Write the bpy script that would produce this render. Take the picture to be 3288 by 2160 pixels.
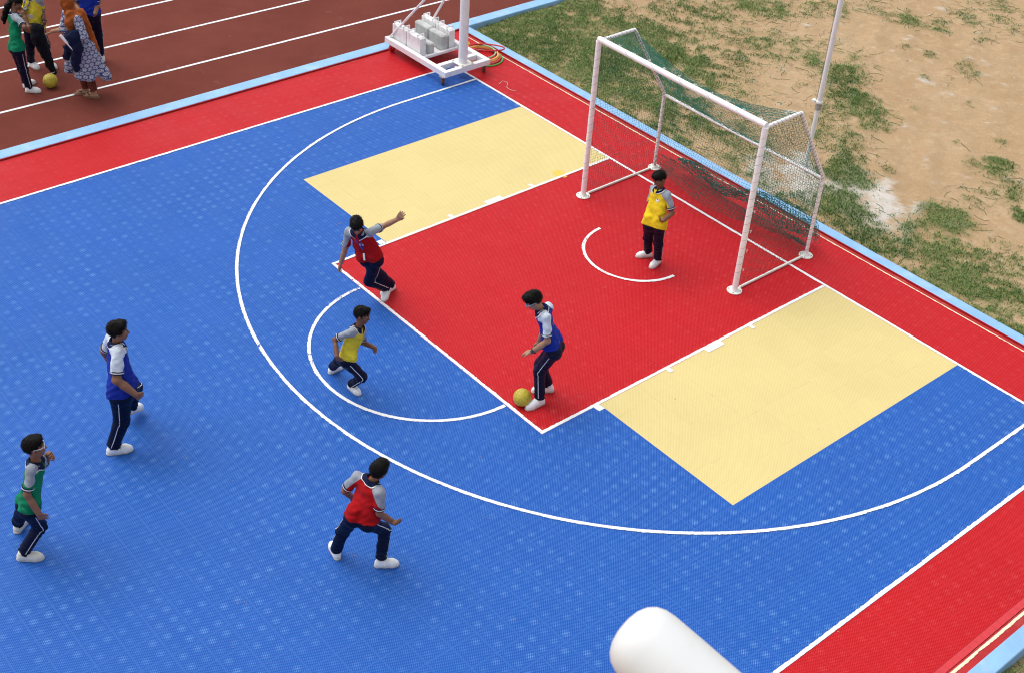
import bpy, math, random
import numpy as np
from mathutils import Matrix, Vector

for o in list(bpy.data.objects):
    bpy.data.objects.remove(o, do_unlink=True)
SC = bpy.context.scene
COL = SC.collection
rng = np.random.default_rng(7)
random.seed(7)
R_ = math.radians

# ------------------------------------------------------------------ camera
def cam_rot(a, b, c):
    return Matrix.Rotation(a, 3, 'Z') @ Matrix.Rotation(b, 3, 'X') @ Matrix.Rotation(c, 3, 'Z')
cd = bpy.data.cameras.new('camera')
cam = bpy.data.objects.new('camera', cd)
COL.objects.link(cam)
CAMPOS = Vector((10.32256, -13.27373, 9.91363))
cam.matrix_world = Matrix.Translation(CAMPOS) @ cam_rot(0.828, 0.93169, 0.07111).to_4x4()
cd.sensor_width = 36.0
cd.sensor_fit = 'HORIZONTAL'
cd.lens = 46.279
cd.clip_end = 2000
cd.dof.use_dof = True
cd.dof.focus_distance = 15.5
cd.dof.aperture_fstop = 5.6
SC.camera = cam

# ------------------------------------------------------------------ sky, sun, exposure
SUN_EL, SUN_AZ = 62.0, 200.0     # bright overcast: high, very soft sun
world = bpy.data.worlds.new('World')
SC.world = world
world.use_nodes = True
wn, wl = world.node_tree.nodes, world.node_tree.links
wn.clear()
sky = wn.new('ShaderNodeTexSky')
sky.sky_type = 'NISHITA'
sky.sun_disc = False
sky.sun_elevation = R_(SUN_EL)
sky.sun_rotation = R_(90 - SUN_AZ)
sky.air_density = 1.0
sky.dust_density = 4.0
hsv = wn.new('ShaderNodeHueSaturation')
hsv.inputs['Saturation'].default_value = 0.2      # cloud cover: the same sky, paler
bg = wn.new('ShaderNodeBackground')
bg.inputs['Strength'].default_value = 0.15
wo = wn.new('ShaderNodeOutputWorld')
wl.new(sky.outputs[0], hsv.inputs['Color'])
wl.new(hsv.outputs[0], bg.inputs['Color'])
wl.new(bg.outputs[0], wo.inputs['Surface'])
sd = bpy.data.lights.new('sun', 'SUN')
sd.energy = 0.7
sd.angle = R_(70)
sd.color = (1.0, 0.965, 0.91)
sun = bpy.data.objects.new('sun', sd)
COL.objects.link(sun)
_a, _e = R_(SUN_AZ), R_(SUN_EL)
_d = Vector((math.cos(_a) * math.cos(_e), math.sin(_a) * math.cos(_e), math.sin(_e)))
sun.rotation_euler = (-_d).to_track_quat('-Z', 'Y').to_euler()
sun.location = _d * 50
SC.view_settings.view_transform = 'Standard'
SC.view_settings.look = 'None'
SC.view_settings.gamma = 1.0
SC.view_settings.use_curve_mapping = False
SC.view_settings.exposure = 0.46
SC.cycles.filter_width = 1.1
SC.cycles.max_bounces = 6
SC.cycles.transparent_max_bounces = 16

# ------------------------------------------------------------------ helpers
def tag(o, label=None, cat=None, group=None, kind=None):
    if label: o['label'] = label
    if cat: o['category'] = cat
    if group: o['group'] = group
    if kind: o['kind'] = kind
    return o

def empty(name, loc=(0, 0, 0), parent=None):
    o = bpy.data.objects.new(name, None)
    o.location = loc
    o.empty_display_size = 0.1
    COL.objects.link(o)
    if parent: o.parent = parent
    return o

def link(name, me, mats=None, parent=None, loc=None):
    """link a mesh; if parented to a moved Empty keep world coordinates"""
    o = bpy.data.objects.new(name, me)
    COL.objects.link(o)
    if mats is not None and not me.materials:
        for m in (mats if isinstance(mats, (list, tuple)) else [mats]):
            me.materials.append(m)
    if loc is not None: o.location = loc
    if parent is not None:
        o.parent = parent
        q = parent
        off = Vector((0, 0, 0))
        while q is not None:
            off += q.location
            q = q.parent
        o.location = Vector(o.location) - off
    return o

def np_mesh(name, V, F, smooth=True):
    """mesh from numpy verts and (n,k) face array or list of such arrays"""
    V = np.asarray(V, np.float32)
    Fs = F if isinstance(F, list) else [F]
    Fs = [np.asarray(f, np.int32) for f in Fs if len(f)]
    me = bpy.data.meshes.new(name)
    me.vertices.add(len(V))
    me.vertices.foreach_set('co', V.ravel())
    nl = sum(f.size for f in Fs)
    npoly = sum(len(f) for f in Fs)
    me.loops.add(nl)
    me.loops.foreach_set('vertex_index', np.concatenate([f.ravel() for f in Fs]))
    me.polygons.add(npoly)
    ls, k = [], 0
    for f in Fs:
        ls.append(np.arange(len(f), dtype=np.int32) * f.shape[1] + k)
        k += f.size
    me.polygons.foreach_set('loop_start', np.concatenate(ls))
    me.update(calc_edges=True)
    me.validate()
    me.polygons.foreach_set('use_smooth', np.full(len(me.polygons), bool(smooth)))
    return me

class MB:
    """collects boxes, tubes and other shapes into one mesh"""
    def __init__(s): s.v, s.f, s.n = [], [], 0
    def add(s, V, F):
        V = np.asarray(V, float)
        s.v.append(V)
        for f in F: s.f.append([i + s.n for i in f])
        s.n += len(V)
        return s
    def box(s, lo, hi, bevel=0.0):
        lo, hi = np.array(lo, float), np.array(hi, float)
        if bevel <= 0:
            V = [(x, y, z) for z in (lo[2], hi[2]) for y in (lo[1], hi[1]) for x in (lo[0], hi[0])]
            return s.add(V, [(0, 2, 3, 1), (4, 5, 7, 6), (0, 1, 5, 4), (2, 6, 7, 3), (0, 4, 6, 2), (1, 3, 7, 5)])
        b = min(bevel, *(0.49 * (hi - lo)))
        def ring(z, i): return [(lo[0]+i, lo[1]+i+b, z), (lo[0]+i+b, lo[1]+i, z), (hi[0]-i-b, lo[1]+i, z), (hi[0]-i, lo[1]+i+b, z),
                                (hi[0]-i, hi[1]-i-b, z), (hi[0]-i-b, hi[1]-i, z), (lo[0]+i+b, hi[1]-i, z), (lo[0]+i, hi[1]-i-b, z)]
        V = ring(lo[2], b*.7) + ring(lo[2]+b*.7, 0) + ring(hi[2]-b*.7, 0) + ring(hi[2], b*.7)
        F = [tuple(range(7, -1, -1)), tuple(range(24, 32))]
        for k in range(3):
            for i in range(8):
                j = (i + 1) % 8
                F.append((k*8+i, k*8+j, k*8+8+j, k*8+8+i))
        return s.add(V, F)
    def tube(s, pts, r, n=10, caps=True, closed=False):
        pts = [np.array(p, float) for p in pts]
        m = len(pts)
        rs = r if isinstance(r, (list, tuple, np.ndarray)) else [r] * m
        V, prev = [], None
        for i, p in enumerate(pts):
            if closed: d = pts[(i+1) % m] - pts[i-1]
            else: d = pts[min(i+1, m-1)] - pts[max(i-1, 0)]
            d = d / (np.linalg.norm(d) + 1e-12)
            if prev is None:
                u = np.cross(d, (0, 0, 1.0)) if abs(d[2]) < .9 else np.cross(d, (1.0, 0, 0))
            else:
                u = prev - d * (prev @ d)
            u = u / (np.linalg.norm(u) + 1e-12)
            prev = u
            w = np.cross(d, u)
            for k in range(n):
                a = 2 * math.pi * k / n
                V.append(p + rs[i] * (math.cos(a) * u + math.sin(a) * w))
        F = []
        for i in range(m if closed else m - 1):
            j = (i + 1) % m
            for k in range(n):
                l = (k + 1) % n
                F.append((i*n+k, i*n+l, j*n+l, j*n+k))
        if caps and not closed:
            F.append(tuple(range(n-1, -1, -1)))
            F.append(tuple((m-1)*n + k for k in range(n)))
        return s.add(V, F)
    def lathe(s, prof, c, axis=(0, 0, 1), n=24):
        """profile [(r, h)] about an axis through c"""
        ax = np.array(axis, float); ax /= np.linalg.norm(ax)
        u = np.cross(ax, (0, 0, 1.0)) if abs(ax[2]) < .9 else np.cross(ax, (1.0, 0, 0))
        u /= np.linalg.norm(u); w = np.cross(ax, u); c = np.array(c, float)
        V = [c + h*ax + r*(math.cos(2*math.pi*k/n)*u + math.sin(2*math.pi*k/n)*w) for r, h in prof for k in range(n)]
        F = []
        for i in range(len(prof)-1):
            for k in range(n):
                l = (k+1) % n
                F.append((i*n+k, i*n+l, (i+1)*n+l, (i+1)*n+k))
        F.append(tuple(range(n-1, -1, -1)))
        F.append(tuple((len(prof)-1)*n+k for k in range(n)))
        return s.add(V, F)
    def build(s, name, mat, parent=None, smooth=False, loc=None, auto=None):
        me = bpy.data.meshes.new(name)
        V = np.concatenate(s.v)
        me.from_pydata(V.tolist(), [], s.f)
        me.update()
        if smooth:
            me.polygons.foreach_set('use_smooth', np.ones(len(me.polygons), bool))
            try: me.set_sharp_from_angle(angle=R_(auto or 40))
            except Exception: pass
        return link(name, me, mat, parent, loc)

# ------------------------------------------------------------------ material helpers
class NT:
    def __init__(s, name):
        s.m = bpy.data.materials.new(name)
        s.m.use_nodes = True
        s.t = s.m.node_tree
        s.b = s.t.nodes['Principled BSDF']
        s.out = s.t.nodes['Material Output']
    def n(s, t, **kw):
        x = s.t.nodes.new(t)
        for k, v in kw.items(): setattr(x, k, v)
        return x
    def l(s, a, b): s.t.links.new(a, b)
    def sock(s, node, key, v):
        if hasattr(v, 'is_output') or isinstance(v, bpy.types.NodeSocket): s.l(v, node.inputs[key])
        else: node.inputs[key].default_value = v
    def math(s, op, a, b=None, c=None, clamp=False):
        x = s.n('ShaderNodeMath', operation=op, use_clamp=clamp)
        s.sock(x, 0, a)
        if b is not None: s.sock(x, 1, b)
        if c is not None: s.sock(x, 2, c)
        return x.outputs[0]
    def vmath(s, op, a, b=None):
        x = s.n('ShaderNodeVectorMath', operation=op)
        s.sock(x, 0, a)
        if b is not None: s.sock(x, 1, b)
        return x.outputs[0]
    def pos(s): return s.n('ShaderNodeNewGeometry').outputs['Position']
    def noise(s, vec, scale, detail=3, rough=.55):
        x = s.n('ShaderNodeTexNoise')
        if vec is not None: s.l(vec, x.inputs['Vector'])
        x.inputs['Scale'].default_value = scale
        x.inputs['Detail'].default_value = detail
        x.inputs['Roughness'].default_value = rough
        return x.outputs['Fac']
    def ramp(s, fac, lo, hi, a=0.0, b=1.0):
        x = s.n('ShaderNodeMapRange', clamp=True)
        s.l(fac, x.inputs[0])
        x.inputs[1].default_value, x.inputs[2].default_value = lo, hi
        x.inputs[3].default_value, x.inputs[4].default_value = a, b
        return x.outputs[0]
    def mix(s, fac, a, b, blend='MIX'):
        x = s.n('ShaderNodeMix', data_type='RGBA', blend_type=blend)
        s.sock(x, 0, fac)
        for k, v in ((6, a), (7, b)):
            if isinstance(v, (tuple, list)): x.inputs[k].default_value = (*v[:3], 1)
            else: s.l(v, x.inputs[k])
        return x.outputs[2]
    def bump(s, h, strength=.3, dist=.01):
        x = s.n('ShaderNodeBump')
        x.inputs['Strength'].default_value = strength
        x.inputs['Distance'].default_value = dist
        s.l(h, x.inputs['Height'])
        s.l(x.outputs[0], s.b.inputs['Normal'])
        return x
    def base(s, c):
        if isinstance(c, (tuple, list)): s.b.inputs['Base Color'].default_value = (*c[:3], 1)
        else: s.l(c, s.b.inputs['Base Color'])
        return s
    def rough(s, v):
        s.sock(s.b, 'Roughness', v); return s

def simple(name, col, rough=.6, var=.12, nscale=18., bump=0., bscale=120., metallic=0., dirt=None, dscale=4., damt=.3, spec=.4):
    t = NT(name)
    p = t.pos()
    c = t.mix(t.ramp(t.noise(p, nscale), .3, .7), tuple(x*(1-var) for x in col), tuple(min(1, x*(1+var)) for x in col))
    if dirt:
        c = t.mix(t.ramp(t.noise(p, dscale, 6, .7), .52, .72, 0, damt), c, dirt)
    t.base(c).rough(rough)
    t.b.inputs['Metallic'].default_value = metallic
    t.b.inputs['Specular IOR Level'].default_value = spec
    if bump: t.bump(t.noise(p, bscale, 2), bump, .004)
    return t.m

T = 0.3048      # tile module; the whole court is laid out in tiles

def tile_mat(name, col, light, dark, amt=.5, scuff=0.0):
    """moulded sports tile: staggered knobs over an open grid, paler knob clusters, solid rim"""
    t = NT(name)
    p = t.pos()
    sx = t.n('ShaderNodeSeparateXYZ'); t.l(p, sx.inputs[0])
    x, y = sx.outputs[0], sx.outputs[1]
    w = 2*math.pi/.0254
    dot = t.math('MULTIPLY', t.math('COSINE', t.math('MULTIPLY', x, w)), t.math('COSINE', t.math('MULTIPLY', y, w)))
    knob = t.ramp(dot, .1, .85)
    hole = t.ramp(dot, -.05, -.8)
    # solid rim of each tile
    fx = t.math('ABSOLUTE', t.math('SUBTRACT', t.math('FRACT', t.math('DIVIDE', x, T)), .5))
    fy = t.math('ABSOLUTE', t.math('SUBTRACT', t.math('FRACT', t.math('DIVIDE', y, T)), .5))
    inner = t.ramp(t.math('MAXIMUM', fx, fy), .485, .465)
    knob = t.math('MULTIPLY', knob, inner)
    hole = t.math('MULTIPLY', hole, inner)
    # clusters, two by two to a tile, each mixed paler by its own random amount
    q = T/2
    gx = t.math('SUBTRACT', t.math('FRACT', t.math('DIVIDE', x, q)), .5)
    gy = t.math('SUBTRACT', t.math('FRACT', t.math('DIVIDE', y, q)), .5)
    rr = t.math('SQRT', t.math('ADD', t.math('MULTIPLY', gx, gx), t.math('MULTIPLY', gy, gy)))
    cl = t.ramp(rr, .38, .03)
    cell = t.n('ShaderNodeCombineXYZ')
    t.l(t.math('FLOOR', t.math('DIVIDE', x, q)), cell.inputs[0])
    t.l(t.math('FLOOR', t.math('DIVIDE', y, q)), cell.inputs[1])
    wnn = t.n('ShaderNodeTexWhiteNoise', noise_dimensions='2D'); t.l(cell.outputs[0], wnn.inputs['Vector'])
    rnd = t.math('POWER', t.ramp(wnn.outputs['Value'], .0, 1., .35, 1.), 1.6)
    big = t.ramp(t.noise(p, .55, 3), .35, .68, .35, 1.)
    spots = t.math('MULTIPLY', t.math('MULTIPLY', cl, rnd), t.math('MULTIPLY', big, t.math('ADD', t.math('MULTIPLY', knob, .9), .06)))
    tint = t.ramp(t.noise(p, .9, 4), .3, .7, .965, 1.035)
    tl = t.n('ShaderNodeCombineXYZ')
    t.l(t.math('FLOOR', t.math('DIVIDE', x, T)), tl.inputs[0]); t.l(t.math('FLOOR', t.math('DIVIDE', y, T)), tl.inputs[1])
    wt = t.n('ShaderNodeTexWhiteNoise', noise_dimensions='2D'); t.l(tl.outputs[0], wt.inputs['Vector'])
    tint = t.math('MULTIPLY', tint, t.ramp(wt.outputs['Value'], 0, 1, .988, 1.012))
    c = t.n('ShaderNodeVectorMath', operation='SCALE'); c.inputs[0].default_value = col; t.l(tint, c.inputs['Scale'])
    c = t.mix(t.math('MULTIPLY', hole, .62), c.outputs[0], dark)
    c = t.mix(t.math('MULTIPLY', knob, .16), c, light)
    c = t.mix(t.math('MULTIPLY', spots, amt), c, light)  # blend the knob clusters towards the paler tone
    if scuff:
        sc = t.n('ShaderNodeMapping'); sc.inputs['Scale'].default_value = (2.2, 9, 1); sc.inputs['Rotation'].default_value = (0, 0, .7)
        t.l(p, sc.inputs[0])
        c = t.mix(t.ramp(t.noise(sc.outputs[0], 2.6, 8, .72), .6, .8, 0, scuff), c, tuple(v*.45 for v in col))
        c = t.mix(t.ramp(t.noise(p, 1.1, 5, .6), .66, .75, 0, scuff*.6), c, (col[0], col[1]*.9, col[2]*.65))
    rim = t.math('MULTIPLY', t.math('SUBTRACT', 1.0, inner), .07)
    c = t.mix(rim, c, light)
    # specks of dirt and dust
    c = t.mix(t.ramp(t.noise(p, 3.1, 9, .8), .70, .80, 0, .35), c, (.42, .36, .3))
    t.base(c).rough(t.ramp(t.noise(p, 2.2, 3), .3, .7, .42, .6))
    t.b.inputs['Specular IOR Level'].default_value = .12
    t.bump(knob, .3, .003)
    return t.m

M = {}
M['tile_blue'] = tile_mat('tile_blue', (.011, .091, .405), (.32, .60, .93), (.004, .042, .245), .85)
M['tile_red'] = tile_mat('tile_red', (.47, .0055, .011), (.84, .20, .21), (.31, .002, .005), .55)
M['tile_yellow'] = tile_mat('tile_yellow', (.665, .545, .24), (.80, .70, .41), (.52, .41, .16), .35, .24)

def paint_mat(name, col, rough=.55):
    """line paint, worn through to the tile where the attribute says so"""
    t = NT(name)
    p = t.pos()
    at = t.n('ShaderNodeAttribute', attribute_name='wear')
    n1 = t.noise(p, 55, 4, .7)
    n2 = t.noise(p, 7, 4, .6)
    nn = t.math('ADD', t.math('MULTIPLY', n1, .55), t.math('MULTIPLY', n2, .45))
    thr = t.math('ADD', .30, t.math('MULTIPLY', at.outputs['Fac'], .26))
    keep = t.math('GREATER_THAN', nn, thr)
    c = t.mix(t.ramp(t.noise(p, 30, 4), .45, .75, 0, .3), col, tuple(v*.82 for v in col))
    t.base(c).rough(rough)
    tr = t.n('ShaderNodeBsdfTransparent')
    mx = t.n('ShaderNodeMixShader')
    t.l(keep, mx.inputs[0]); t.l(tr.outputs[0], mx.inputs[1]); t.l(t.b.outputs[0], mx.inputs[2])
    t.l(mx.outputs[0], t.out.inputs['Surface'])
    return t.m
M['paint'] = paint_mat('line_paint', (.77, .78, .80))
M['white'] = simple('white_paint', (.80, .80, .82), .38, .03, 6, dirt=(.45, .40, .33), dscale=5, damt=.35)
M['white_tube'] = simple('white_tube', (.90, .895, .905), .4, .03, 9, dirt=(.6, .54, .48), dscale=11, damt=.25)
M['kerb'] = simple('kerb_blue', (.25, .46, .74), .6, .10, 2.5, .15, 90, dirt=(.48, .62, .76), dscale=2.2, damt=.5)
M['slab_red'] = simple('slab_red', (.42, .028, .03), .7, .14, 2.0, .2, 60, dirt=(.50, .15, .12), dscale=1.6, damt=.7, spec=.15)
M['skirt_red'] = simple('skirting_red', (.36, .012, .016), .5, .1, 8)
M['cream'] = simple('cream_line', (.80, .70, .50), .7, .12, 20, dirt=(.5, .3, .2), dscale=9, damt=.3)
M['edge_red'] = simple('edge_red', (.56, .035, .045), .42, .06, 12)

def grade_track():
    t = NT('track_rubber'); p = t.pos()
    c = t.mix(t.ramp(t.noise(p, .8, 5, .6), .3, .72), (.140, .030, .020), (.188, .047, .032))
    c = t.mix(t.ramp(t.noise(p, 260, 2), .42, .62, 0, .55), c, (.10, .022, .017))
    c = t.mix(t.ramp(t.noise(p, 2.6, 6, .75), .60, .78, 0, .45), c, (.28, .115, .088))
    c = t.mix(t.ramp(t.noise(p, 21, 7, .85), .74, .79, 0, .7), c, (.62, .5, .42))
    t.b.inputs['Specular IOR Level'].default_value = .15
    t.base(c).rough(.9); t.bump(t.noise(p, 330, 2), .5, .004)
    return t.m
M['track'] = grade_track()

def sheet(name, poly, z, mat, parent=None):
    me = bpy.data.meshes.new(name)
    me.from_pydata([(x, y, z) for x, y in poly], [], [tuple(range(len(poly)))])
    return link(name, me, mat, parent)

# ------------------------------------------------------------------ ground (one sheet to the horizon)
GRASS = [(-6.01,2.37,1.9,2.6,1),(-3.57,1.66,1.3,2.1,.95),(-4.6,3.2,1.5,1.8,1),(-5.2,1.9,2.2,1.6,1),(-3.6,2.7,1.5,1.6,.78),(-2.7,1.7,1.1,1.0,.85),(-3.9,4.2,1.2,1.0,.6),(-6.96,1.93,.74,1.24,1),(-4.47,4.75,.99,1.27,.55),(-5.53,5.29,1.29,.91,.65),(-4.08,3.33,.79,1.15,.65),(-3.53,5.5,1.33,.85,.6),(-2.24,2.26,.66,1.47,.7),(-1.4,2.17,.64,1.09,.6),(-2.04,1.23,.56,1.06,.75),(-4.98,6.54,1.06,.6,.75),(-4.28,7.66,.9,.62,.6),(-3.51,8.86,.55,.51,.5),(-2.06,10.75,.56,1.09,.6),(-2.33,9.94,.37,.66,.5),(-2.9,5.63,.49,.52,.85),(-2.04,5.64,.56,.6,.85),(-1.18,4.96,.62,.74,.9),(-.53,4.53,.34,.44,.9),(-1.13,4.05,.38,.7,.5),(-.58,3.52,.58,.66,.65),(-.03,3.38,.36,.48,.7),(-2.97,8.75,.45,.45,.75),(-2.45,8.99,.45,.45,.65),(-2.26,6.28,.33,.38,.5),(-1.49,9.19,.22,.29,.6),(-.92,7.83,.21,.44,.6),(1.51,5.08,.33,.3,.9),(.18,2.74,.49,.53,1),(.54,2.86,.28,.37,.9),(.89,1.94,.54,.83,1),(1.72,1.66,.52,.65,1),(1.91,2.39,.47,.55,.9),(1.97,3.06,.41,.5,1),(2.31,2.13,.78,.53,.9),(3.06,2.37,.98,.65,.85),(3.08,1.61,.88,.55,.95),(3.68,1.72,.75,.6,.95),(1.48,4.9,.33,.33,.9),(2.09,4.48,.36,.47,.7),(2.,3.97,.35,.38,.6),(2.58,4.07,.14,.3,.9),(7.6,-3.76,.35,1.5,1),(.3,1.34,.46,.54,.8),(-.31,1.35,.47,.63,.7),(-.94,1.36,.41,.58,.7),(4.28,1.29,.37,.46,.9),(3.73,2.8,.65,.79,.8),(.62,3.41,.14,.19,.6),(-2.24,4.57,.24,.23,.5),(-1.14,6.85,.12,.17,.4),(-1.86,6.4,.16,.17,.4),(-2.17,7.61,.19,.18,.45),(-1.66,7.71,.19,.2,.5),(-.92,7.19,.17,.21,.5),(-.03,6.69,.13,.16,.5),(-.54,5.64,.13,.15,.45),(1.1,5.87,.12,.14,.5),(.64,5.19,.08,.11,.5),(5.4,1.9,1.2,.7,.9),(7.,1.6,1.2,.7,.9),(6.,3.2,1.,.8,.7)]
CEMENT = [(1.21,2.45,.54,.99,1),(.31,2.29,.62,.29,1),(-.1,2.12,.41,.8,1),(-.19,1.52,.54,.84,.8)]
_E1 = np.array([.6434, .7634]); _E1 /= np.linalg.norm(_E1)
_E2 = np.array([-_E1[1], _E1[0]])
class Waves:
    def __init__(s, seed, n, lo, hi, dim=2):
        r = np.random.default_rng(seed)
        k = r.normal(size=(n, dim)); k /= np.linalg.norm(k, axis=1)[:, None]
        s.k = k * np.exp(r.uniform(np.log(lo), np.log(hi), n))[:, None] * 2*np.pi
        s.p = r.uniform(0, 6.28, n); s.a = 1/np.sqrt(n/2)
    def __call__(s, P): return s.a*np.sin(P @ s.k.T + s.p).sum(-1)
W1, W2, W3 = Waves(1, 24, .5, 2.2), Waves(2, 40, 2.5, 9), Waves(3, 20, .08, .3)
def blobs(P, L, rag):
    d = np.zeros(len(P))
    for cx, cy, a, b, s in L:
        q = P - (cx, cy)
        r = np.hypot(q @ _E1 / a, q @ _E2 / b)
        d = np.maximum(d, s * np.clip(1.45 - r - .0, 0, 1.0) ** .8)
    return d
def grass_density(P):
    n = .22*W1(P) + .20*W2(P)
    d = blobs(P, GRASS, 1)
    e = np.clip((d - .30 + n*.8) * 1.35, 0, 1)
    return e * np.clip(d*1.3, 0, 1)
def cement_density(P):
    return np.clip((blobs(P, CEMENT, 1) - .42 + .22*W1(P) + .12*W2(P)) * 2.6, 0, 1)
def ground_z(x, y):
    P = np.stack([x, y], -1).reshape(-1, 2)
    z = (-.045 + .010*W1(P) + .004*W2(P) + .02*W3(P)).reshape(x.shape)
    z = z - .03*np.exp(-np.clip(x + 7.2, 0, 99)/.5) * (x > -7.4) - .07*(x > 7.2)
    z = np.where(np.hypot(np.clip(y-1.17, 0, .5), 0) < .3, np.minimum(z, -.01), z)
    inside = (x < -7.3) | ((x > -7.3) & (x < 7.3) & (y < 1.08))
    return np.where(inside, -.22, z)
xs = np.concatenate([[-400, -150, -60, -30, -16, -9], np.arange(-7.6, 9.0, .055), [10, 13, 20, 40, 90, 200, 400]])
ys = np.concatenate([[-400, -150, -60, -30, -16], np.arange(-7, .9, .5), np.arange(1.0, 13.5, .055), [15, 20, 35, 70, 150, 400]])
X, Y = np.meshgrid(xs, ys, indexing='ij')
Z = ground_z(X, Y)
nx, ny = X.shape
idx = np.arange(nx*ny).reshape(nx, ny)
F = np.stack([idx[:-1, :-1], idx[1:, :-1], idx[1:, 1:], idx[:-1, 1:]], -1).reshape(-1, 4)
me = np_mesh('ground', np.stack([X, Y, Z], -1).reshape(-1, 3), F)
PG = np.stack([X, Y], -1).reshape(-1, 2)
for nm, val in (('grassy', grass_density(PG)), ('cement', cement_density(PG))):
    at = me.attributes.new(nm, 'FLOAT', 'POINT')
    at.data.foreach_set('value', val.astype(np.float32))
def ground_mat():
    t = NT('dry_earth'); p = t.pos()
    c = t.mix(t.ramp(t.noise(p, .55, 5, .6), .3, .7), (.385, .255, .135), (.485, .345, .205))
    c = t.mix(t.ramp(t.noise(p, 1.3, 6, .65), .56, .76, 0, .35), c, (.48, .27, .13))
    c = t.mix(t.ramp(t.noise(p, 3.2, 6, .7), .55, .75, 0, .5), c, (.36, .25, .17))
    c = t.mix(t.ramp(t.noise(p, 70, 4, .75), .52, .66, 0, .6), c, (.24, .165, .10))
    c = t.mix(t.ramp(t.noise(p, 48, 4, .8), .60, .68, 0, .5), c, (.66, .55, .41))
    c = t.mix(t.ramp(t.noise(p, 19, 7, .75), .42, .64, 0, .42), c, (.30, .20, .115))
    c = t.mix(t.ramp(t.noise(p, 5.5, 5, .7), .5, .72, 0, .4), c, (.58, .45, .30))
    ce = t.n('ShaderNodeAttribute', attribute_name='cement')
    c = t.mix(t.math('MULTIPLY', ce.outputs['Fac'], t.ramp(t.noise(p, 9, 5, .7), .3, .6, .55, .95)), c, (.60, .57, .53))
    gr = t.n('ShaderNodeAttribute', attribute_name='grassy')
    soil = t.mix(t.ramp(t.noise(p, 14, 5, .7), .35, .65), (.10, .125, .040), (.175, .20, .07))
    c = t.mix(t.math('MULTIPLY', gr.outputs['Fac'], .82), c, soil)
    t.base(c).rough(.95); t.b.inputs['Specular IOR Level'].default_value = .15
    h = t.math('ADD', t.noise(p, 45, 5, .7), t.math('MULTIPLY', t.noise(p, 6, 4, .6), 1.5))
    t.bump(h, .55, .012)
    return t.m
M['earth'] = ground_mat()
ground = link('ground', me, M['earth'])
tag(ground, kind='structure')

# ------------------------------------------------------------------ running track with lane lines
TZ = .018
track = sheet('running_track', [(-60, -60), (-7.40, -60), (-7.40, 60), (-60, 60)], TZ, M['track'])
tag(track, kind='structure')
def strip(pts, w, z, name, mat, parent, wear=0.0, step=.02, jag=.0025, side=0, seed=0):
    """painted strip along a polyline; side=-1 all left of it, +1 all right, 0 centred"""
    r = np.random.default_rng(seed)
    P = np.array(pts, float)
    L = np.concatenate([[0], np.cumsum(np.linalg.norm(np.diff(P, axis=0), axis=1))])
    n = max(2, int(L[-1]/step))
    s = np.linspace(0, L[-1], n)
    Q = np.stack([np.interp(s, L, P[:, k]) for k in (0, 1)], -1)
    d = np.gradient(Q, axis=0); d /= np.linalg.norm(d, axis=1)[:, None]
    nrm = np.stack([-d[:, 1], d[:, 0]], -1)
    a, b = {0: (-w/2, w/2), 1: (-w, 0), -1: (0, w)}[side]
    ja = r.normal(0, jag, n) + np.convolve(r.normal(0, jag*2, n+8), np.ones(9)/9, 'valid')
    jb = r.normal(0, jag, n)*.4
    if side == -1: ja, jb = jb, ja
    A = Q + nrm*(a + ja)[:, None]; B = Q + nrm*(b + jb)[:, None]
    V = np.concatenate([np.c_[A, np.full(n, z)], np.c_[B, np.full(n, z)]])
    i = np.arange(n-1)
    F = np.stack([i, i+1, n+i+1, n+i], -1)
    me = np_mesh(name, V, F, smooth=False)
    if (V[F[0][1]]-V[F[0][0]])[0]*(V[F[0][2]]-V[F[0][0]])[1] - (V[F[0][1]]-V[F[0][0]])[1]*(V[F[0][2]]-V[F[0][0]])[0] < 0:
        me.flip_normals()
    at = me.attributes.new('wear', 'FLOAT', 'POINT')
    wv = np.array([wear(x) for x in s/L[-1]]) if callable(wear) else np.full(n, wear)
    at.data.foreach_set('value', np.concatenate([wv, wv]).astype(np.float32))
    return link(name, me, mat, parent)
for k, pl in enumerate(([(-8.85, -14), (-8.65, -7.01), (-8.55, -4.49), (-8.42, -1.65), (-8.37, 1.41), (-8.33, 9)],
                        [(-10.15, -14), (-9.98, -6.44), (-9.90, -3.77), (-9.72, -.43), (-9.6, 9)],
                        [(-11.5, -14), (-11.22, -4.4), (-11.06, -2.4), (-10.9, 9)], [(-12.6, -14), (-12.35, -3), (-12.2, 9)])):
    tt = np.linspace(0, 1, 60)
    yy = pl[0][1] + tt*(pl[-1][1]-pl[0][1])
    co = np.polyfit([q[1] for q in pl], [q[0] for q in pl], 2)
    strip(np.c_[np.polyval(co, yy), yy], .052, TZ+.004, 'lane_line', M['paint'], track, .18, jag=.0012, seed=k)

# ------------------------------------------------------------------ court: slab, kerbs, tiles, markings
court = empty('court', (0, 0, 0))
tag(court, kind='structure')
b = MB(); b.box((-7.22, -16, -.2), (7.23, 1.03, -.020)); b.build('court_slab', M['slab_red'], court)
b = MB()
b.box((-7.235, -16, -.0195), (-7.212, 1.02, .024)); b.box((-7.21, 1.006, -.0195), (7.21, 1.028, .024))
b.build('skirting', M['skirt_red'], court)
b = MB(); b.box((7.095, -16, -.0195), (7.221, 1.0, -.003)); b.box((-7.205, 3*T+.004, -.0195), (7.09, 1.004, -.003)); b.box((-7.208, -16, -.0195), (-7.166, 3*T, -.004))
b.build('painted_border', M['slab_red'], court)
strip([(-6.95, 3*T+.014), (7.08, 3*T+.016)], .020, .001, 'cream_line', M['cream'], court, .12, seed=31)
strip([(7.128, -16), (7.128, .94)], .030, .001, 'cream_line', M['cream'], court, .1, seed=32)
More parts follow.
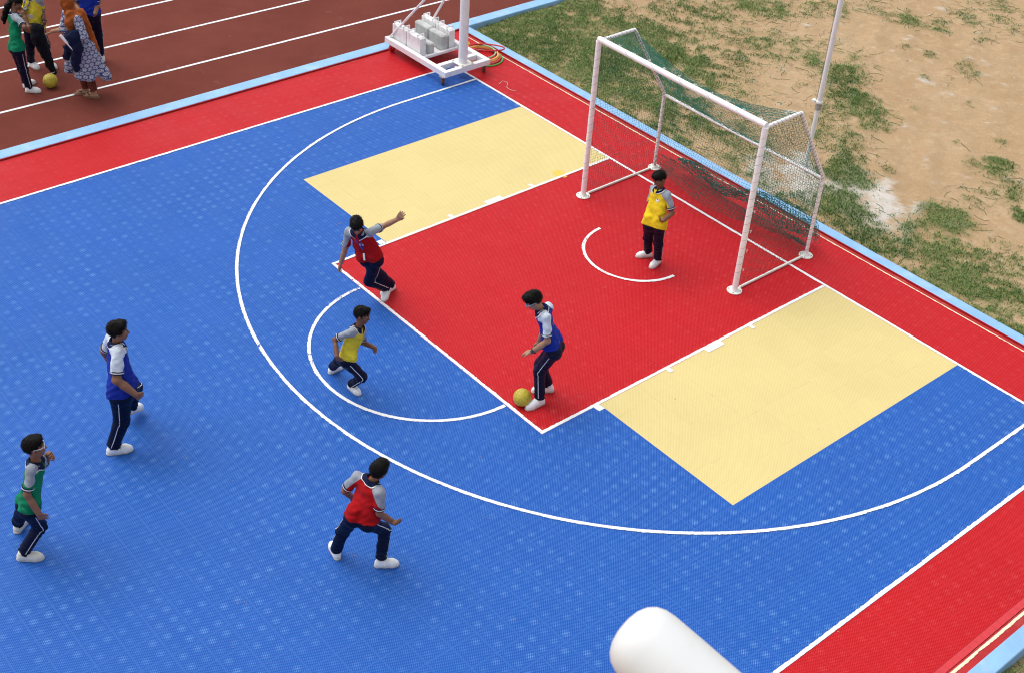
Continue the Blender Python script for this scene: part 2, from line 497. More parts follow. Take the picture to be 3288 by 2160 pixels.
def kerb(name, lo, hi, label, seed):
    o = MB().box(lo, hi, .012).build(name, M['kerb'], None)
    tag(o, label, 'kerb'); return o
kerb('kerb', (-7.47, -16, -.2), (-7.225, 14, .03), 'long light blue concrete kerb between the brown running track and the court', 1)
kerb('kerb', (-7.224, 1.018, -.2), (7.39, 1.195, .031), 'light blue concrete kerb along the grass behind the goal', 2)
kerb('kerb', (7.222, -16, -.2), (7.40, 1.0175, .03), 'light blue concrete kerb at the lower right corner of the court', 3)

# tiles
def in_view(P, mar=0.0):
    q = (np.asarray(P) - np.array(CAMPOS)) @ np.array(cam.matrix_world.to_3x3())
    u = 1.2855*q[:, 0]/-q[:, 2]; v = 1.2855*q[:, 1]/-q[:, 2]
    return (np.abs(u) < .5+mar) & (np.abs(v) < .328+mar), np.linalg.norm(q, axis=1)
def tile_verts(g=.0004, bv=.0006, zt=0.0, zb=-.016):
    h = T/2 - g
    r = lambda a, z: [(-a, -a, z), (a, -a, z), (a, a, z), (-a, a, z)]
    V = r(h-bv, zt) + r(h, zt-bv) + r(h, zb)
    F = [(0, 1, 2, 3)] + [(4*k+j, 4*k+(j+1) % 4, 4*k-4+(j+1) % 4, 4*k-4+j) for k in (1, 2) for j in range(4)]
    return np.array(V), np.array(F)
TV, TF = tile_verts()
tiles = []
for i in range(-23, 23):
    for j in range(-46, 3):
        x, y = i + .5, j + .5
        if y > 0 or abs(x) > 20: c = 'tile_red'
        elif abs(x) < 7 and y > -17: c = 'tile_red'
        elif abs(x) < 14 and y > -14: c = 'tile_yellow'
        else: c = 'tile_blue'
        tiles.append((x*T, y*T, c))
for j in range(-46, 3): tiles.append((-23.26*T, (j+.5)*T, 'cut'))
TC = np.array([(t[0], t[1], 0) for t in tiles])
vis, dist = in_view(TC, .0)
order = np.argsort(np.where(vis, dist, 1e9))
near = set(order[:298].tolist())
tmesh = {}
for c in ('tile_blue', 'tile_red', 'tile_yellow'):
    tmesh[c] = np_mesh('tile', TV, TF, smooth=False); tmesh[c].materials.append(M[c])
rv, rf, rm = [], [], []
for k, (x, y, c) in enumerate(tiles):
    dz = rng.uniform(-.0006, .0006)
    if c == 'cut':
        rf.append(TF + len(rv)*12); rv.append(TV*(.52, 1, 1) + (x, y, dz)); rm += [1]*9
        continue
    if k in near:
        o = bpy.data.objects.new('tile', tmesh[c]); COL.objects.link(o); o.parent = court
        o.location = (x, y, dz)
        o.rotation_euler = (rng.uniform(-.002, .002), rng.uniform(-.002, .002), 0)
    else:
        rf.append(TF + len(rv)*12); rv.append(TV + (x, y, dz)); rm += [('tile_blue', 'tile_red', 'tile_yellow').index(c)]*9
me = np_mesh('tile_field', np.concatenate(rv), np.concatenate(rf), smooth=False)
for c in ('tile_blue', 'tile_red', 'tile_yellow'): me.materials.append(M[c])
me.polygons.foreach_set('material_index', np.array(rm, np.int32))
tag(link('tile_field', me, None, court), kind='stuff')
# smooth edging blocks down the right side
eb = MB().box((-.038, -.0502, -.016), (.038, .0502, -.0012), .002)
first = None
for k in range(150):
    y = .86 - .1016*k
    if first is None:
        first = eb.build('edging_block', M['edge_red'], court); first.location = (23*T+.0395, y, 0)
    else:
        o = first.copy(); COL.objects.link(o); o.parent = court; o.location = (23*T+.0395, y, 0)

LZ = .0045
LW = .043
def line(pts, side=0, wear=.1, w=LW, seed=0, name='court_line'):
    return strip(pts, w, LZ + .0006*(seed % 5), name, M['paint'], court, wear, side=side, seed=seed)
YB = -46*T
line([(-20*T, 0), (20*T, 0)], 1, .08, seed=1)                 # baseline, painted on the court side
line([(-20*T, -.05), (-20*T, YB)], -1, .12, seed=2)           # left sideline
line([(20*T, YB), (20*T, -.05)], -1, .05, seed=3)             # right sideline
line([(-7*T, -.05), (-7*T, -17*T)], 1, .22, seed=4)           # left lane line
line([(7*T, -17*T), (7*T, -.05)], -1, .06, seed=5)            # right lane line
line([(-7*T-.045, -17*T), (7*T-.045, -17*T)], -1, lambda s: .46 if s < .75 else .2, seed=6)   # free-throw line
for sx, ks in ((-1, ((5.23, .06), (7.62, .30), (10.22, .06), (14.2, .09))), (1, ((5.2, .06), (7.54, .30), (10.2, .06), (14.17, .09)))):
    for k, l in ks:
        x0 = -7*T-.045 if sx < 0 else 7*T
        dp = .075 if l > .2 or k < 12 else .095
        line([(x0 - dp if sx < 0 else x0, -k*T), (x0 if sx < 0 else x0+dp, -k*T)], 0, .05, w=l, seed=int(k*10)+1, name='lane_mark')
def arc(cx, cy, r, a0, a1, n=160):
    a = np.radians(np.linspace(a0, a1, n))
    return np.c_[cx + r*np.cos(a), cy + r*np.sin(a)]
line(arc(0, -17*T-.0, 1.485, 180.5, 359.5), 0, lambda s: .62 if s < .13 else (.52 if .33 < s < .42 else .25), seed=7)
line(arc(0, -1.565, .735, 180, 360), 0, lambda s: .55 if .12 < s < .24 or .5 < s < .58 else .2, seed=8)
A3 = arc(0, -1.57, 5.462, 180, 360, 500)
line(np.concatenate([[(-5.462, -.05)], A3, [(5.462, -.05)]]), 0, lambda s: .1 + .42*(.437 < s < .4425) + .1*(.35 < s < .5), seed=9)

# ------------------------------------------------------------------ goal with net
M['net'] = simple('net_green', (.004, .20, .165), .8, .25, 5)
M['net_dark'] = simple('net_dark', (.012, .105, .085), .8, .25, 5)
M['cord'] = simple('grey_cord', (.22, .22, .23), .8, .1)
M['plate'] = simple('plate_paint', (.80, .79, .74), .45, .05, 8, dirt=(.45, .36, .26), dscale=16, damt=.5)
GX0, GX1, GY, GYR, GH = -1.545, 1.470, -1.150, .345, 2.455
RJ, TR = 1.24, -.47            # height of the rear joint, depth of the upper rear corner
goal = empty('handball_goal', ((GX0+GX1)/2, GY, 0))
tag(goal, 'white tubular goal with green net standing on the red key', 'goal')
for x in (GX0, GX1):
    MB().tube([(x, GY, .004), (x, GY, 1.2), (x, GY, GH+.0)], .040, 20).build('post', M['white_tube'], goal, True)
    MB().tube([(x, GY+.02, GH+.004), (x, TR, GH+.006)], .025, 14).build('top_side_bar', M['white_tube'], goal, True)
    MB().tube([(x, TR, GH+.006), (x, TR+.035, GH-.03), (x, GYR-.01, RJ+.03), (x, GYR, RJ)], .0245, 14).build('slanted_bar', M['white_tube'], goal, True)
    MB().tube([(x, GYR, .01), (x, GYR, RJ+.01)], .0265, 14).build('rear_post', M['white_tube'], goal, True)
    MB().box((x-.015, GY+.1, .004), (x+.015, GYR-.09, .034), .006).build('ground_bar', M['plate'], goal)
    for y, r in ((GY, .105), (GYR, .10)):
        pl = MB().lathe([(r*.99, .0042), (r, .007), (r, .012), (r*.985, .014), (.05, .0145), (.046, .03)], (x, y, 0), n=32).build('base_plate', M['plate'], goal, True)
        for k in range(4):
            a = .5 + k*math.pi/2
            MB().lathe([(.008, 0), (.008, .006), (.005, .008)], (x+.08*math.cos(a), y+.08*math.sin(a), .0146), n=6).build('bolt', M['cord'], pl)
MB().tube([(GX0-.005, GY, GH+.03), (0, GY, GH+.024), (GX1+.005, GY, GH+.03)], .041, 20).build('crossbar', M['white_tube'], goal, True)
MB().tube([(GX0+.02, GYR, RJ), (0, GYR, RJ-.012), (GX1-.02, GYR, RJ)], .0225, 14).build('rear_bar', M['white_tube'], goal, True)
# lacing cord wound round the tubes
def helix(a, b, r, pitch, ph=0, n=10):
    a, b = np.array(a, float), np.array(b, float)
    L = np.linalg.norm(b-a); d = (b-a)/L
    u = np.cross(d, (0, 0, 1.)) if abs(d[2]) < .9 else np.cross(d, (1., 0, 0))
    u /= np.linalg.norm(u); w = np.cross(d, u)
    m = int(L/pitch*n)
    return [a + d*L*t + r*(math.cos(2*math.pi*L*t/pitch+ph)*u + math.sin(2*math.pi*L*t/pitch+ph)*w) for t in np.linspace(0, 1, m)]
for x in (GX0, GX1):
    MB().tube(helix((x, GY, .25), (x, GY, 2.36), .0415, .125, .3), .0017, 4).build('lacing', M['cord'], goal)
    MB().tube(helix((x, GYR, .06), (x, GYR, RJ), .028, .085), .0017, 4).build('lacing', M['net_dark'], goal)
    MB().tube(helix((x, GYR, RJ), (x, TR, GH), .027, .075), .0024, 4).build('lacing', M['net_dark'], goal)
    MB().tube(helix((x, GY+.06, GH+.004), (x, TR, GH+.006), .0265, .075), .0017, 4).build('lacing', M['net_dark'], goal)
MB().tube(helix((GX0+.1, GY, GH+.027), (GX1-.1, GY, GH+.027), .0425, .5), .002, 4).build('lacing', M['cord'], goal)
for k in range(11):
    x = GX0 + .10 + k*(GX1-GX0-.2)/10
    m = MB()
    for q in range(4):
        a = random.uniform(0, 6.28)
        m.tube([(x, GY+.015, GH+.064), (x+.02*math.cos(a), GY+.015+.02*math.sin(a), GH+.078+random.uniform(0, .012)), (x+.03*math.cos(a+.8), GY+.015+.02*math.sin(a+.8), GH+.07)], .003, 4)
    m.build('tie', M['plate'], goal)
for k in range(7):
    z = .35 + k*.3
    MB().tube([(GX1+.03, GY+.035, z), (GX1+.05, GY+.05, z+.012), (GX1+.055, GY+.03, z-.015)], .005, 5).build('tie', M['plate'], goal)

def net_panel(name, fn, nu, nv, r, mat, jit=.006, seed=0, diag=False):
    g = np.random.default_rng(seed)
    P = np.zeros((nu+1, nv+1, 3))
    for i in range(nu+1):
        for j in range(nv+1):
            P[i, j] = fn(i/nu, j/nv)
    J = g.normal(0, jit, P.shape); J[[0, -1]] *= .3
    P += J
    A, B = [], []
    I, Jx = np.meshgrid(np.arange(nu+1), np.arange(nv+1), indexing='ij')
    if diag:
        for di in (1, -1):
            for i in range(nu+1):
                for j in range(nv):
                    k = i+di
                    if 0 <= k <= nu and ((i+j) % 2 == 0): A.append(P[i, j]); B.append(P[k, j+1])
                    elif 0 <= k <= nu and False: pass
        # the other parity closes the diamonds
        for i in range(nu+1):
            for j in range(nv):
                pass
        A, B = np.array(A), np.array(B)
    else:
        A = np.concatenate([P[:-1].reshape(-1, 3), P[:, :-1].reshape(-1, 3)])
        B = np.concatenate([P[1:].reshape(-1, 3), P[:, 1:].reshape(-1, 3)])
    d = B-A; d /= np.linalg.norm(d, axis=1)[:, None] + 1e-9
    u = np.cross(d, np.array([.31, .57, .76])); u /= np.linalg.norm(u, axis=1)[:, None]
    w = np.cross(d, u)
    n = len(A)
    V = []
    for P0 in (A, B):
        for k in range(3):
            a = 2*math.pi*k/3
            V.append(P0 + r*(math.cos(a)*u + math.sin(a)*w))
    V = np.stack(V, 1).reshape(-1, 3)
    o = np.arange(n)[:, None]*6
    F = np.concatenate([np.stack([o[:, 0]+k, o[:, 0]+(k+1) % 3, o[:, 0]+3+(k+1) % 3, o[:, 0]+3+k], -1) for k in range(3)])
    return link(name, np_mesh(name, V, F), mat, goal)
MS = .052
def side(x, inward):
    # outline of the side: front post, top bar, slanted bar, rear post
    def fn(u, v):
        z = .05 + v*(GH-.06)
        yb = GYR if z < RJ else GYR + (TR-GYR)*(z-RJ)/(GH-RJ)
        y0 = GY + .03
        y = y0 + u*(yb-y0)
        bulge = math.sin(math.pi*u)*math.sin(math.pi*min(1, v*1.05))
        return (x + inward*.05*bulge, y, z + .02*math.sin(5*u+3*v)*bulge)
    return fn
net_panel('side_net', side(GX0, 1), 32, 54, .0017, M['net_dark'], .004, 1)
net_panel('side_net', side(GX1, 1), 32, 54, .0017, M['net_dark'], .004, 2)
def top(u, v):   # u across, v from the crossbar to the sagging upper rear edge
    x = GX0 + u*(GX1-GX0)
    sag = math.sin(math.pi*u)
    y = GY+.02 + v*(TR-GY-.02) - v*.10*sag
    z = GH + .03*(1-v) - v*.235*sag - .05*math.sin(math.pi*v)*sag
    return (x, y, z)
net_panel('top_net', top, 60, 15, .0024, M['net'], .004, 3)
def back_up(u, v):  # from the sagging rear edge down to the rear bar
    x = GX0 + u*(GX1-GX0)
    sag = math.sin(math.pi*u)
    y0, z0 = TR - .10*sag, GH - .235*sag
    y1, z1 = GYR+.01, RJ - .01
    return (x, y0 + v*(y1-y0) - .10*math.sin(math.pi*v)*sag, z0 + v*(z1-z0) - .04*math.sin(math.pi*v)*sag)
net_panel('back_net', back_up, 60, 26, .0022, M['net'], .004, 4)
def back_low(u, v):  # hangs from the rear bar; the lower edge is drawn up and forward, bunched
    x = GX0 + .03 + u*(GX1-GX0-.06)
    sag = math.sin(math.pi*u)
    lift = .10 + .20*math.sin(math.pi*min(1, u*1.05))**1.3 * (1 - .35*u) + .04*math.sin(9*u)
    z = RJ - .02 - v*(RJ - lift)
    y = GYR - .02 - .30*v*v*sag + .05*math.sin(7*u+2)*v
    return (x, y, z)
net_panel('back_net', back_low, 66, 28, .0018, M['net_dark'], .005, 5)
def bunch(u, v):
    x = GX0 + .03 + u*(GX1-GX0-.06)
    sag = math.sin(math.pi*u)
    lift = .10 + .20*math.sin(math.pi*min(1, u*1.05))**1.3 * (1 - .35*u) + .04*math.sin(9*u)
    return (x + .05*math.sin(23*u), GYR-.02-.30*sag + .05*math.sin(7*u+2) + .10*math.sin(v*6.28+5*u), lift + .09*math.cos(v*6.28) + .05)
net_panel('net_hem', bunch, 70, 10, .0022, M['net_dark'], .009, 6)
def bunch2(u, v):   # spare netting gathered outside, low on the back
    x = GX0 + .35 + u*(GX1-GX0-.4)
    return (x, GYR + .06 + .16*v + .05*math.sin(8*u), .10 + .55*(1-v)*(.35+.65*u) + .05*math.sin(11*u+3*v))
net_panel('net_hem', bunch2, 60, 11, .0036, M['net'], .009, 7)
def bunch3(u, v):
    q = bunch2(u, v)
    return (q[0]+.02, q[1]+.03+.04*math.sin(14*u), q[2]*.85+.06*math.sin(9*u+2))
net_panel('net_hem', bunch3, 60, 11, .0036, M['net'], .012, 8)

# ------------------------------------------------------------------ basketball stand
M['rubber'] = simple('caster_tread', (.13, .045, .035), .6, .2, 30)
M['caster_red'] = simple('caster_red', (.5, .02, .02), .45, .1)
M['steel'] = simple('dull_steel', (.42, .40, .36), .45, .15, 30, metallic=.6, dirt=(.2, .1, .05), dscale=20, damt=.5)
M['concrete'] = simple('concrete', (.47, .48, .47), .9, .16, 7, .5, 70, dirt=(.28, .28, .28), dscale=6, damt=.5)
M['white_box'] = simple('white_box', (.79, .79, .79), .45, .03, 5, dirt=(.42, .33, .25), dscale=7, damt=.45)
FX0, FX1, FY0, FY1, FZ0, FZ1 = -7.24, -5.51, -.665, .315, .165, .262
stand = empty('basketball_stand', (-5.66, -.17, 0))
tag(stand, 'white rolling basketball stand base with thick round pole at the far corner', 'basketball stand')
def bar(name, lo, hi): return MB().box(lo, hi, .006).build(name, M['white'], stand)
bw = .09
bar('long_beam', (FX0, FY0, FZ0), (FX1, FY0+bw, FZ1)); bar('long_beam', (FX0, FY1-bw, FZ0), (FX1, FY1, FZ1))
bar('cross_beam', (FX1-bw, FY0+bw, FZ0+.002), (FX1-.002, FY1-bw, FZ1-.002)); bar('cross_beam', (FX1-.36, FY0+bw, FZ0+.002), (FX1-.27, FY1-bw, FZ1-.002))
bar('cross_beam', (FX0+.002, FY0+bw, FZ0+.002), (FX0+.08, FY1-bw, FZ1-.002)); bar('cross_beam', (-6.33, FY0+bw, FZ0+.002), (-6.28, FY1-bw, FZ0+.05))
bar('floor_plate', (FX0+.08, FY0+bw, FZ0+.004), (-6.33, FY1-bw, FZ0+.012))
PX, PY = -5.665, -.172
MB().tube([(PX, PY, FZ1+.012), (PX, PY, 1.6), (PX, PY, 3.6)], .0775, 28).build('pole', M['white'], stand, True)
bp = MB().box((PX-.15, PY-.13, FZ1-.001), (PX+.15, PY+.13, FZ1+.014), .003).build('base_plate', M['plate'], stand)
for sx in (-1, 1):
    for sy in (-1, 1):
        MB().lathe([(.016, 0), (.016, .01), (.011, .014)], (PX+.125*sx, PY+.105*sy, FZ1+.0142), n=6).build('bolt', M['steel'], bp)
MB().tube([(-7.2, -.60, FZ1-.03), (PX-.05, PY, 2.10)], .021, 12).build('brace', M['white'], stand, True)
MB().tube([(-7.2, .26, FZ1-.03), (PX-.05, PY, 1.94)], .021, 12).build('brace', M['white'], stand, True)
for k, (x, y, a) in enumerate(((-5.60, -.64, .9), (-5.60, .25, 1.1), (-7.14, -.60, .0), (-7.14, .25, .2))):
    root = MB().box((x-.06, y-.05, FZ0-.012), (x+.06, y+.05, FZ0-.002), .002).build('caster', M['steel'], stand)
    c, s = math.cos(a), math.sin(a)
    ax = np.array((c, s, 0)); tr = np.array((-s, c, 0))*.025
    cx = np.array((x, y, .067)) + tr
    m = MB().tube([(x, y, FZ0-.012), (x, y, FZ0-.035)], .028, 12)
    for q in (-1, 1):
        m.tube([np.array((x, y, FZ0-.03)) + ax*.026*q, cx + ax*.028*q], [.016, .013], 6)
    m.build('fork', M['steel'], root, True)
    m = MB().lathe([(.05, -.025), (.066, -.021), (.066, .021), (.05, .025)], cx, ax, 24)
    m.build('wheel', M['caster_red'] if k == 2 else M['rubber'], root, True)

M['handle'] = M['white']
def weight(x, y, name_label):
    r = empty('counterweight', (x, y, FZ0+.014))
    tag(r, name_label, 'counterweight', 'white counterweight boxes on the stand')
    z0, z1 = FZ0+.014, FZ0+.014+.335
    MB().box((x-.195, y-.062, z0), (x+.195, y+.062, z1), .006).build('box', M['white_box'], r)
    for dx in (-.125, .125):
        m = MB()
        m.box((x+dx-.016, y-.067, z1-.10), (x+dx+.016, y-.0625, z1+.055), .001); m.box((x+dx-.016, y+.0625, z1-.10), (x+dx+.016, y+.067, z1+.055), .001)
        m.tube([(x+dx, y-.066, z1+.05), (x+dx, y+.066, z1+.05)], .013, 8)
        m.build('handle', M['white'], r)
    return r
weight(-6.55, -.495, 'white counterweight box, near end of the row on the left beam of the stand')
weight(-6.96, -.495, 'white counterweight box, far end of the row on the left beam, dirt stained')
weight(-6.55, .135, 'white counterweight box nearest the pole in the right-hand row')
weight(-6.96, .135, 'white counterweight box at the far back of the right-hand row')
def block(x, y, l, w, h, label):
    m = MB().box((x-l/2, y-w/2, FZ0+.014), (x+l/2, y+w/2, FZ0+.014+h), .028)
    o = m.build('concrete_block', M['concrete'], None, True, auto=30)
    tag(o, label, 'concrete block', 'grey concrete blocks on the stand')
block(-6.55, -.01, .40, .145, .275, 'large grey concrete block between the white boxes, nearer the pole')
block(-6.965, -.01, .40, .145, .275, 'large grey concrete block between the white boxes, farther from the pole')
block(-6.54, -.30, .38, .125, .20, 'low pale concrete block behind the near left white box')
block(-6.95, -.31, .38, .125, .20, 'low pale concrete block mostly hidden behind the far left white box')

# hoops beside the stand
HC = {'green': (.10, .42, .08), 'mint': (.30, .55, .33), 'orange': (.85, .42, .09), 'yellow': (.85, .55, .16), 'pink': (.62, .10, .12), 'red': (.55, .012, .02)}
for k, v in HC.items(): M['hoop_'+k] = simple('hoop_'+k, v, .35, .08, 9)
def hoop(c, r, tilt, axis, col, label, tube=.0135):
    n = 56
    Rm = Matrix.Rotation(tilt, 3, Vector(axis))
    pts = [np.array(Rm @ Vector((r*math.cos(2*math.pi*k/n), r*math.sin(2*math.pi*k/n), 0))) for k in range(n)]
    z0 = min(p[2] for p in pts)
    o = MB().tube([p for p in pts], tube, 8, closed=True).build('hula_hoop', M['hoop_'+col], None, True, loc=(c[0], c[1], c[2]-z0))
    tag(o, label, 'hula hoop', 'hula hoops piled beside the stand')
hoop((-6.02, .60, .0125), .325, .0, (1, 0, 0), 'green', 'dark green hula hoop at the bottom of the pile beside the stand')
hoop((-6.06, .585, .034), .315, .0, (1, 0, 0), 'pink', 'pinkish red hula hoop second from the bottom of the pile')
hoop((-6.08, .58, .056), .305, .0, (1, 0, 0), 'orange', 'orange hula hoop low in the pile beside the stand')
hoop((-6.09, .58, .078), .30, .0, (1, 0, 0), 'yellow', 'yellow hula hoop lying on the orange one')
hoop((-6.13, .575, .10), .285, .0, (1, 0, 0), 'mint', 'pale green hula hoop near the top of the pile')
hoop((-6.04, .66, .112), .315, -.25, (.643, .763, 0), 'red', 'red hula hoop lying tilted on top of the pile')
# bottle and marker cone behind the pole
M['bottle'] = simple('bottle_white', (.75, .78, .80), .3, .05)
M['bluecap'] = simple('bottle_cap', (.03, .08, .45), .4, .05)
bt = empty('water_bottle', (-7.0, .93, -.016)); tag(bt, 'white bottle with blue cap behind the basketball pole', 'bottle')
MB().lathe([(.03, 0), (.034, .006), (.034, .15), (.028, .175), (.014, .19), (.014, .2)], (-7.0, .93, -.016), n=16).build('body', M['bottle'], bt, True)
MB().lathe([(.017, .195), (.017, .225), (.014, .228)], (-7.0, .93, -.016), n=14).build('cap', M['bluecap'], bt, True)
M['cone_y'] = simple('marker_yellow', (.75, .62, .05), .5, .05)
mk = empty('marker_cone', (-6.70, .72, 0)); tag(mk, 'small red and yellow marker cone hidden behind the basketball pole', 'cone')
MB().lathe([(.085, .001), (.085, .008), (.06, .03), (.05, .05)], (-6.70, .72, 0), n=20).build('foot', M['cone_y'], mk, True)
MB().lathe([(.05, .05), (.032, .12), (.02, .15)], (-6.70, .72, 0), n=20).build('tip', M['caster_red'], mk, True)

# ------------------------------------------------------------------ balls
def ico(n):
    import bmesh
    bm = bmesh.new(); bmesh.ops.create_icosphere(bm, subdivisions=n, radius=1.0)
    V = np.array([v.co[:] for v in bm.verts]); F = np.array([[v.index for v in f.verts] for f in bm.faces]); bm.free()
    return V, F
IV, IF = ico(5)
# panel centres of the classic 12 + 20 football
ph = (1+5**.5)/2
PEN = np.array([(0, s1, s2*ph) for s1 in (-1, 1) for s2 in (-1, 1)] + [(s1, s2*ph, 0) for s1 in (-1, 1) for s2 in (-1, 1)] + [(s2*ph, 0, s1) for s1 in (-1, 1) for s2 in (-1, 1)], float)
PEN /= np.linalg.norm(PEN, axis=1)[:, None]
HEX = np.array([(a, b, c) for a in (-1, 1) for b in (-1, 1) for c in (-1, 1)] + [(0, s1/ph, s2*ph) for s1 in (-1, 1) for s2 in (-1, 1)] + [(s1/ph, s2*ph, 0) for s1 in (-1, 1) for s2 in (-1, 1)] + [(s2*ph, 0, s1/ph) for s1 in (-1, 1) for s2 in (-1, 1)], float)
HEX /= np.linalg.norm(HEX, axis=1)[:, None]
def ball(c, r, label, cat, marks, rot):
    Rm = np.array(Matrix.Rotation(rot[0], 3, 'X') @ Matrix.Rotation(rot[1], 3, 'Y') @ Matrix.Rotation(rot[2], 3, 'Z'))
    C = np.concatenate([PEN, HEX]); bias = np.concatenate([np.full(12, -.012), np.full(20, .0)])
    d = np.arccos(np.clip(IV @ C.T, -1, 1)) - bias*2
    d.sort(axis=1)
    gap = d[:, 1]-d[:, 0]
    h = 1 - .016*np.exp(-(gap/.045)**2)
    V = (IV*h[:, None]*r) @ Rm.T
    me = np_mesh('football', V, IF)
    at = me.attributes.new('seam', 'FLOAT', 'POINT'); at.data.foreach_set('value', np.exp(-(gap/.03)**2).astype(np.float32))
    t = NT('ball_skin'); p = t.n('ShaderNodeTexCoord').outputs['Object']
    cc = t.mix(t.ramp(t.noise(p, 14, 5), .3, .7), (.42, .33, .022), (.56, .45, .038))
    cc = t.mix(t.ramp(t.noise(p, 60, 4, .7), .58, .72, 0, .55), cc, (.28, .22, .05))
    sm = t.n('ShaderNodeAttribute', attribute_name='seam')
    sc = t.math('MULTIPLY', sm.outputs['Fac'], t.ramp(t.noise(p, 22, 3), .42, .62))
    cc = t.mix(t.math('MULTIPLY', sc, .8), cc, (.06, .05, .03))
    if marks:
        cc = t.mix(t.ramp(t.noise(p, 26, 3), .64, .68, 0, .8), cc, (.62, .05, .12))
        cc = t.mix(t.ramp(t.noise(t.vmath('ADD', p, (3.1, 1.7, 5.2)), 24, 3), .64, .68, 0, .8), cc, (.03, .14, .16))
    t.base(cc).rough(.5); t.bump(t.noise(p, 300, 2), .2, .002)
    o = link('football', me, t.m); o.location = c
    tag(o, label, cat)
ball((1.587, -5.021, .108), .1075, 'yellow football with dark scuffed seams at the foot of the boy in blue', 'football', False, (.4, .9, .2))
ball((-9.0, -6.0, TZ+.1165), .116, 'yellow football with red and teal markings on the brown track', 'football', True, (1.2, .3, .6))

# ------------------------------------------------------------------ white flagpole on the dirt
FPX, FPY = -.165, 2.30
fp = empty('flagpole', (FPX, FPY, -.05)); tag(fp, 'thin white metal pole with rope-bound joint standing on the dirt', 'pole')
MB().tube([(FPX, FPY, -.1), (FPX, FPY, 1.16)], .034, 16).build('lower_pole', M['white'], fp, True)
MB().tube([(FPX, FPY, 1.16), (FPX, FPY, 4.2)], .0385, 16).build('upper_pole', M['white'], fp, True)
cl = MB().lathe([(.046, 1.13), (.054, 1.135), (.054, 1.165), (.046, 1.17)], (FPX, FPY, 0), n=18).build('joint_collar', M['plate'], fp, True)
MB().box((FPX-.10, FPY-.06, 1.13), (FPX-.04, FPY+.0, 1.175), .008).build('cleat', M['plate'], cl)
m = MB()
m.tube(helix((FPX, FPY, 1.02), (FPX, FPY, 1.13), .043, .022), .008, 6)
m.build('rope_binding', simple('rope', (.38, .34, .30), .9, .2, 60), fp, True)
MB().tube([(FPX-.042, FPY-.02, 1.17), (FPX-.047, FPY-.02, 2.6), (FPX-.043, FPY-.02, 4.2)], .004, 5).build('halyard', M['cord'], fp)
MB().tube([(FPX+.045, FPY+.0, 1.1), (FPX+.10, FPY+.03, 1.13), (FPX+.13, FPY+.05, 1.11)], .004, 5).build('rope_end', M['cord'], fp)

# ------------------------------------------------------------------ white pipe end close to the camera
fgA, fgB = np.array((8.670, -11.238, 6.972)), np.array((9.053, -11.153, 6.852))
fgd = (fgB-fgA)/np.linalg.norm(fgB-fgA)
prof = [(.001, 0), (.03, .002), (.06, .009), (.085, .022), (.104, .042), (.115, .068), (.119, .10), (.12, .2), (.12, 2.6)]
fg = MB().lathe(prof, fgA, fgd, 48).build('white_pipe', simple('pipe_paint', (.70, .71, .71), .5, .02, 4, dirt=(.62, .60, .54), dscale=7, damt=.4), None, True, auto=60)
tag(fg, 'blurred white rounded pipe end in the foreground at the bottom edge', 'pipe')

# ------------------------------------------------------------------ grass and pebbles
def grass_mat():
    t = NT('grass_blade'); at = t.n('ShaderNodeAttribute', attribute_name='tint')
    rp = t.n('ShaderNodeValToRGB'); t.l(at.outputs['Fac'], rp.inputs[0])
    e = rp.color_ramp.elements
    e[0].position, e[0].color = 0.0, (.030, .070, .014, 1)
    e[1].position, e[1].color = 1.0, (.42, .36, .17, 1)
    for po, c in ((.35, (.078, .160, .032)), (.6, (.145, .245, .058)), (.82, (.28, .33, .14))):
        x = e.new(po); x.color = (*c, 1)
    t.base(rp.outputs[0]).rough(.65); t.b.inputs['Specular IOR Level'].default_value = .25
    return t.m
M['grass'] = grass_mat()
def scatter(n, lo, hi, seed):
    r = np.random.default_rng(seed)
    return np.c_[r.uniform(lo[0], hi[0], n), r.uniform(lo[1], hi[1], n)], r
P, gr = scatter(900000, (-7.2, 1.19), (8.6, 12.5), 11)
P2, _ = scatter(30000, (7.40, -6.5), (8.4, 1.2), 12)
P = np.concatenate([P, P2])
D = grass_density(P)
v, dd = in_view(np.c_[P, np.zeros(len(P))], .22)
keep = v & (gr.uniform(size=len(P)) < D*.70)
P, D = P[keep], D[keep]
n = len(P)
h = gr.uniform(.018, .055, n)*(.55+.6*D)
tall = (P[:, 0] < -4.2) & (gr.uniform(size=n) < .25); h[tall] *= 1.7
edge = (np.abs(P[:, 1]-1.22) < .05); h[edge] *= 1.3
az = gr.uniform(0, 6.283, n); lean = gr.uniform(.3, 1.6, n)
az2 = az + gr.normal(0, .5, n)
base = np.c_[P, ground_z(P[:, 0], P[:, 1]) - .003]
wd = gr.uniform(.0026, .0055, n)
sdv = np.c_[-np.sin(az), np.cos(az), np.zeros(n)]*wd[:, None]
mid = base + np.c_[np.cos(az)*lean*h*.35, np.sin(az)*lean*h*.35, h*.62]
tip = base + np.c_[np.cos(az2)*lean*h*1.0, np.sin(az2)*lean*h*1.0, h*np.clip(1.05-.45*lean, .15, 1)]
V = np.stack([base-sdv, base+sdv, mid+sdv*.8, mid-sdv*.8, tip], 1).reshape(-1, 3)
o = np.arange(n)*5
me = np_mesh('grass', V, [np.stack([o, o+1, o+2, o+3], -1), np.stack([o+3, o+2, o+4], -1)], smooth=False)
wv = .5 + .5*W1(P*.6)*.8
tint = np.clip(.42 + .18*gr.normal(size=n) + .16*(wv-.5) + .10*W3(P*2) + .45*(gr.uniform(size=n) < .10), 0, 1)
at = me.attributes.new('tint', 'FLOAT', 'POINT'); at.data.foreach_set('value', np.repeat(tint, 5).astype(np.float32))
tag(link('grass', me, M['grass']), 'short green and dry grass in ragged patches on the dirt', 'grass', kind='stuff')
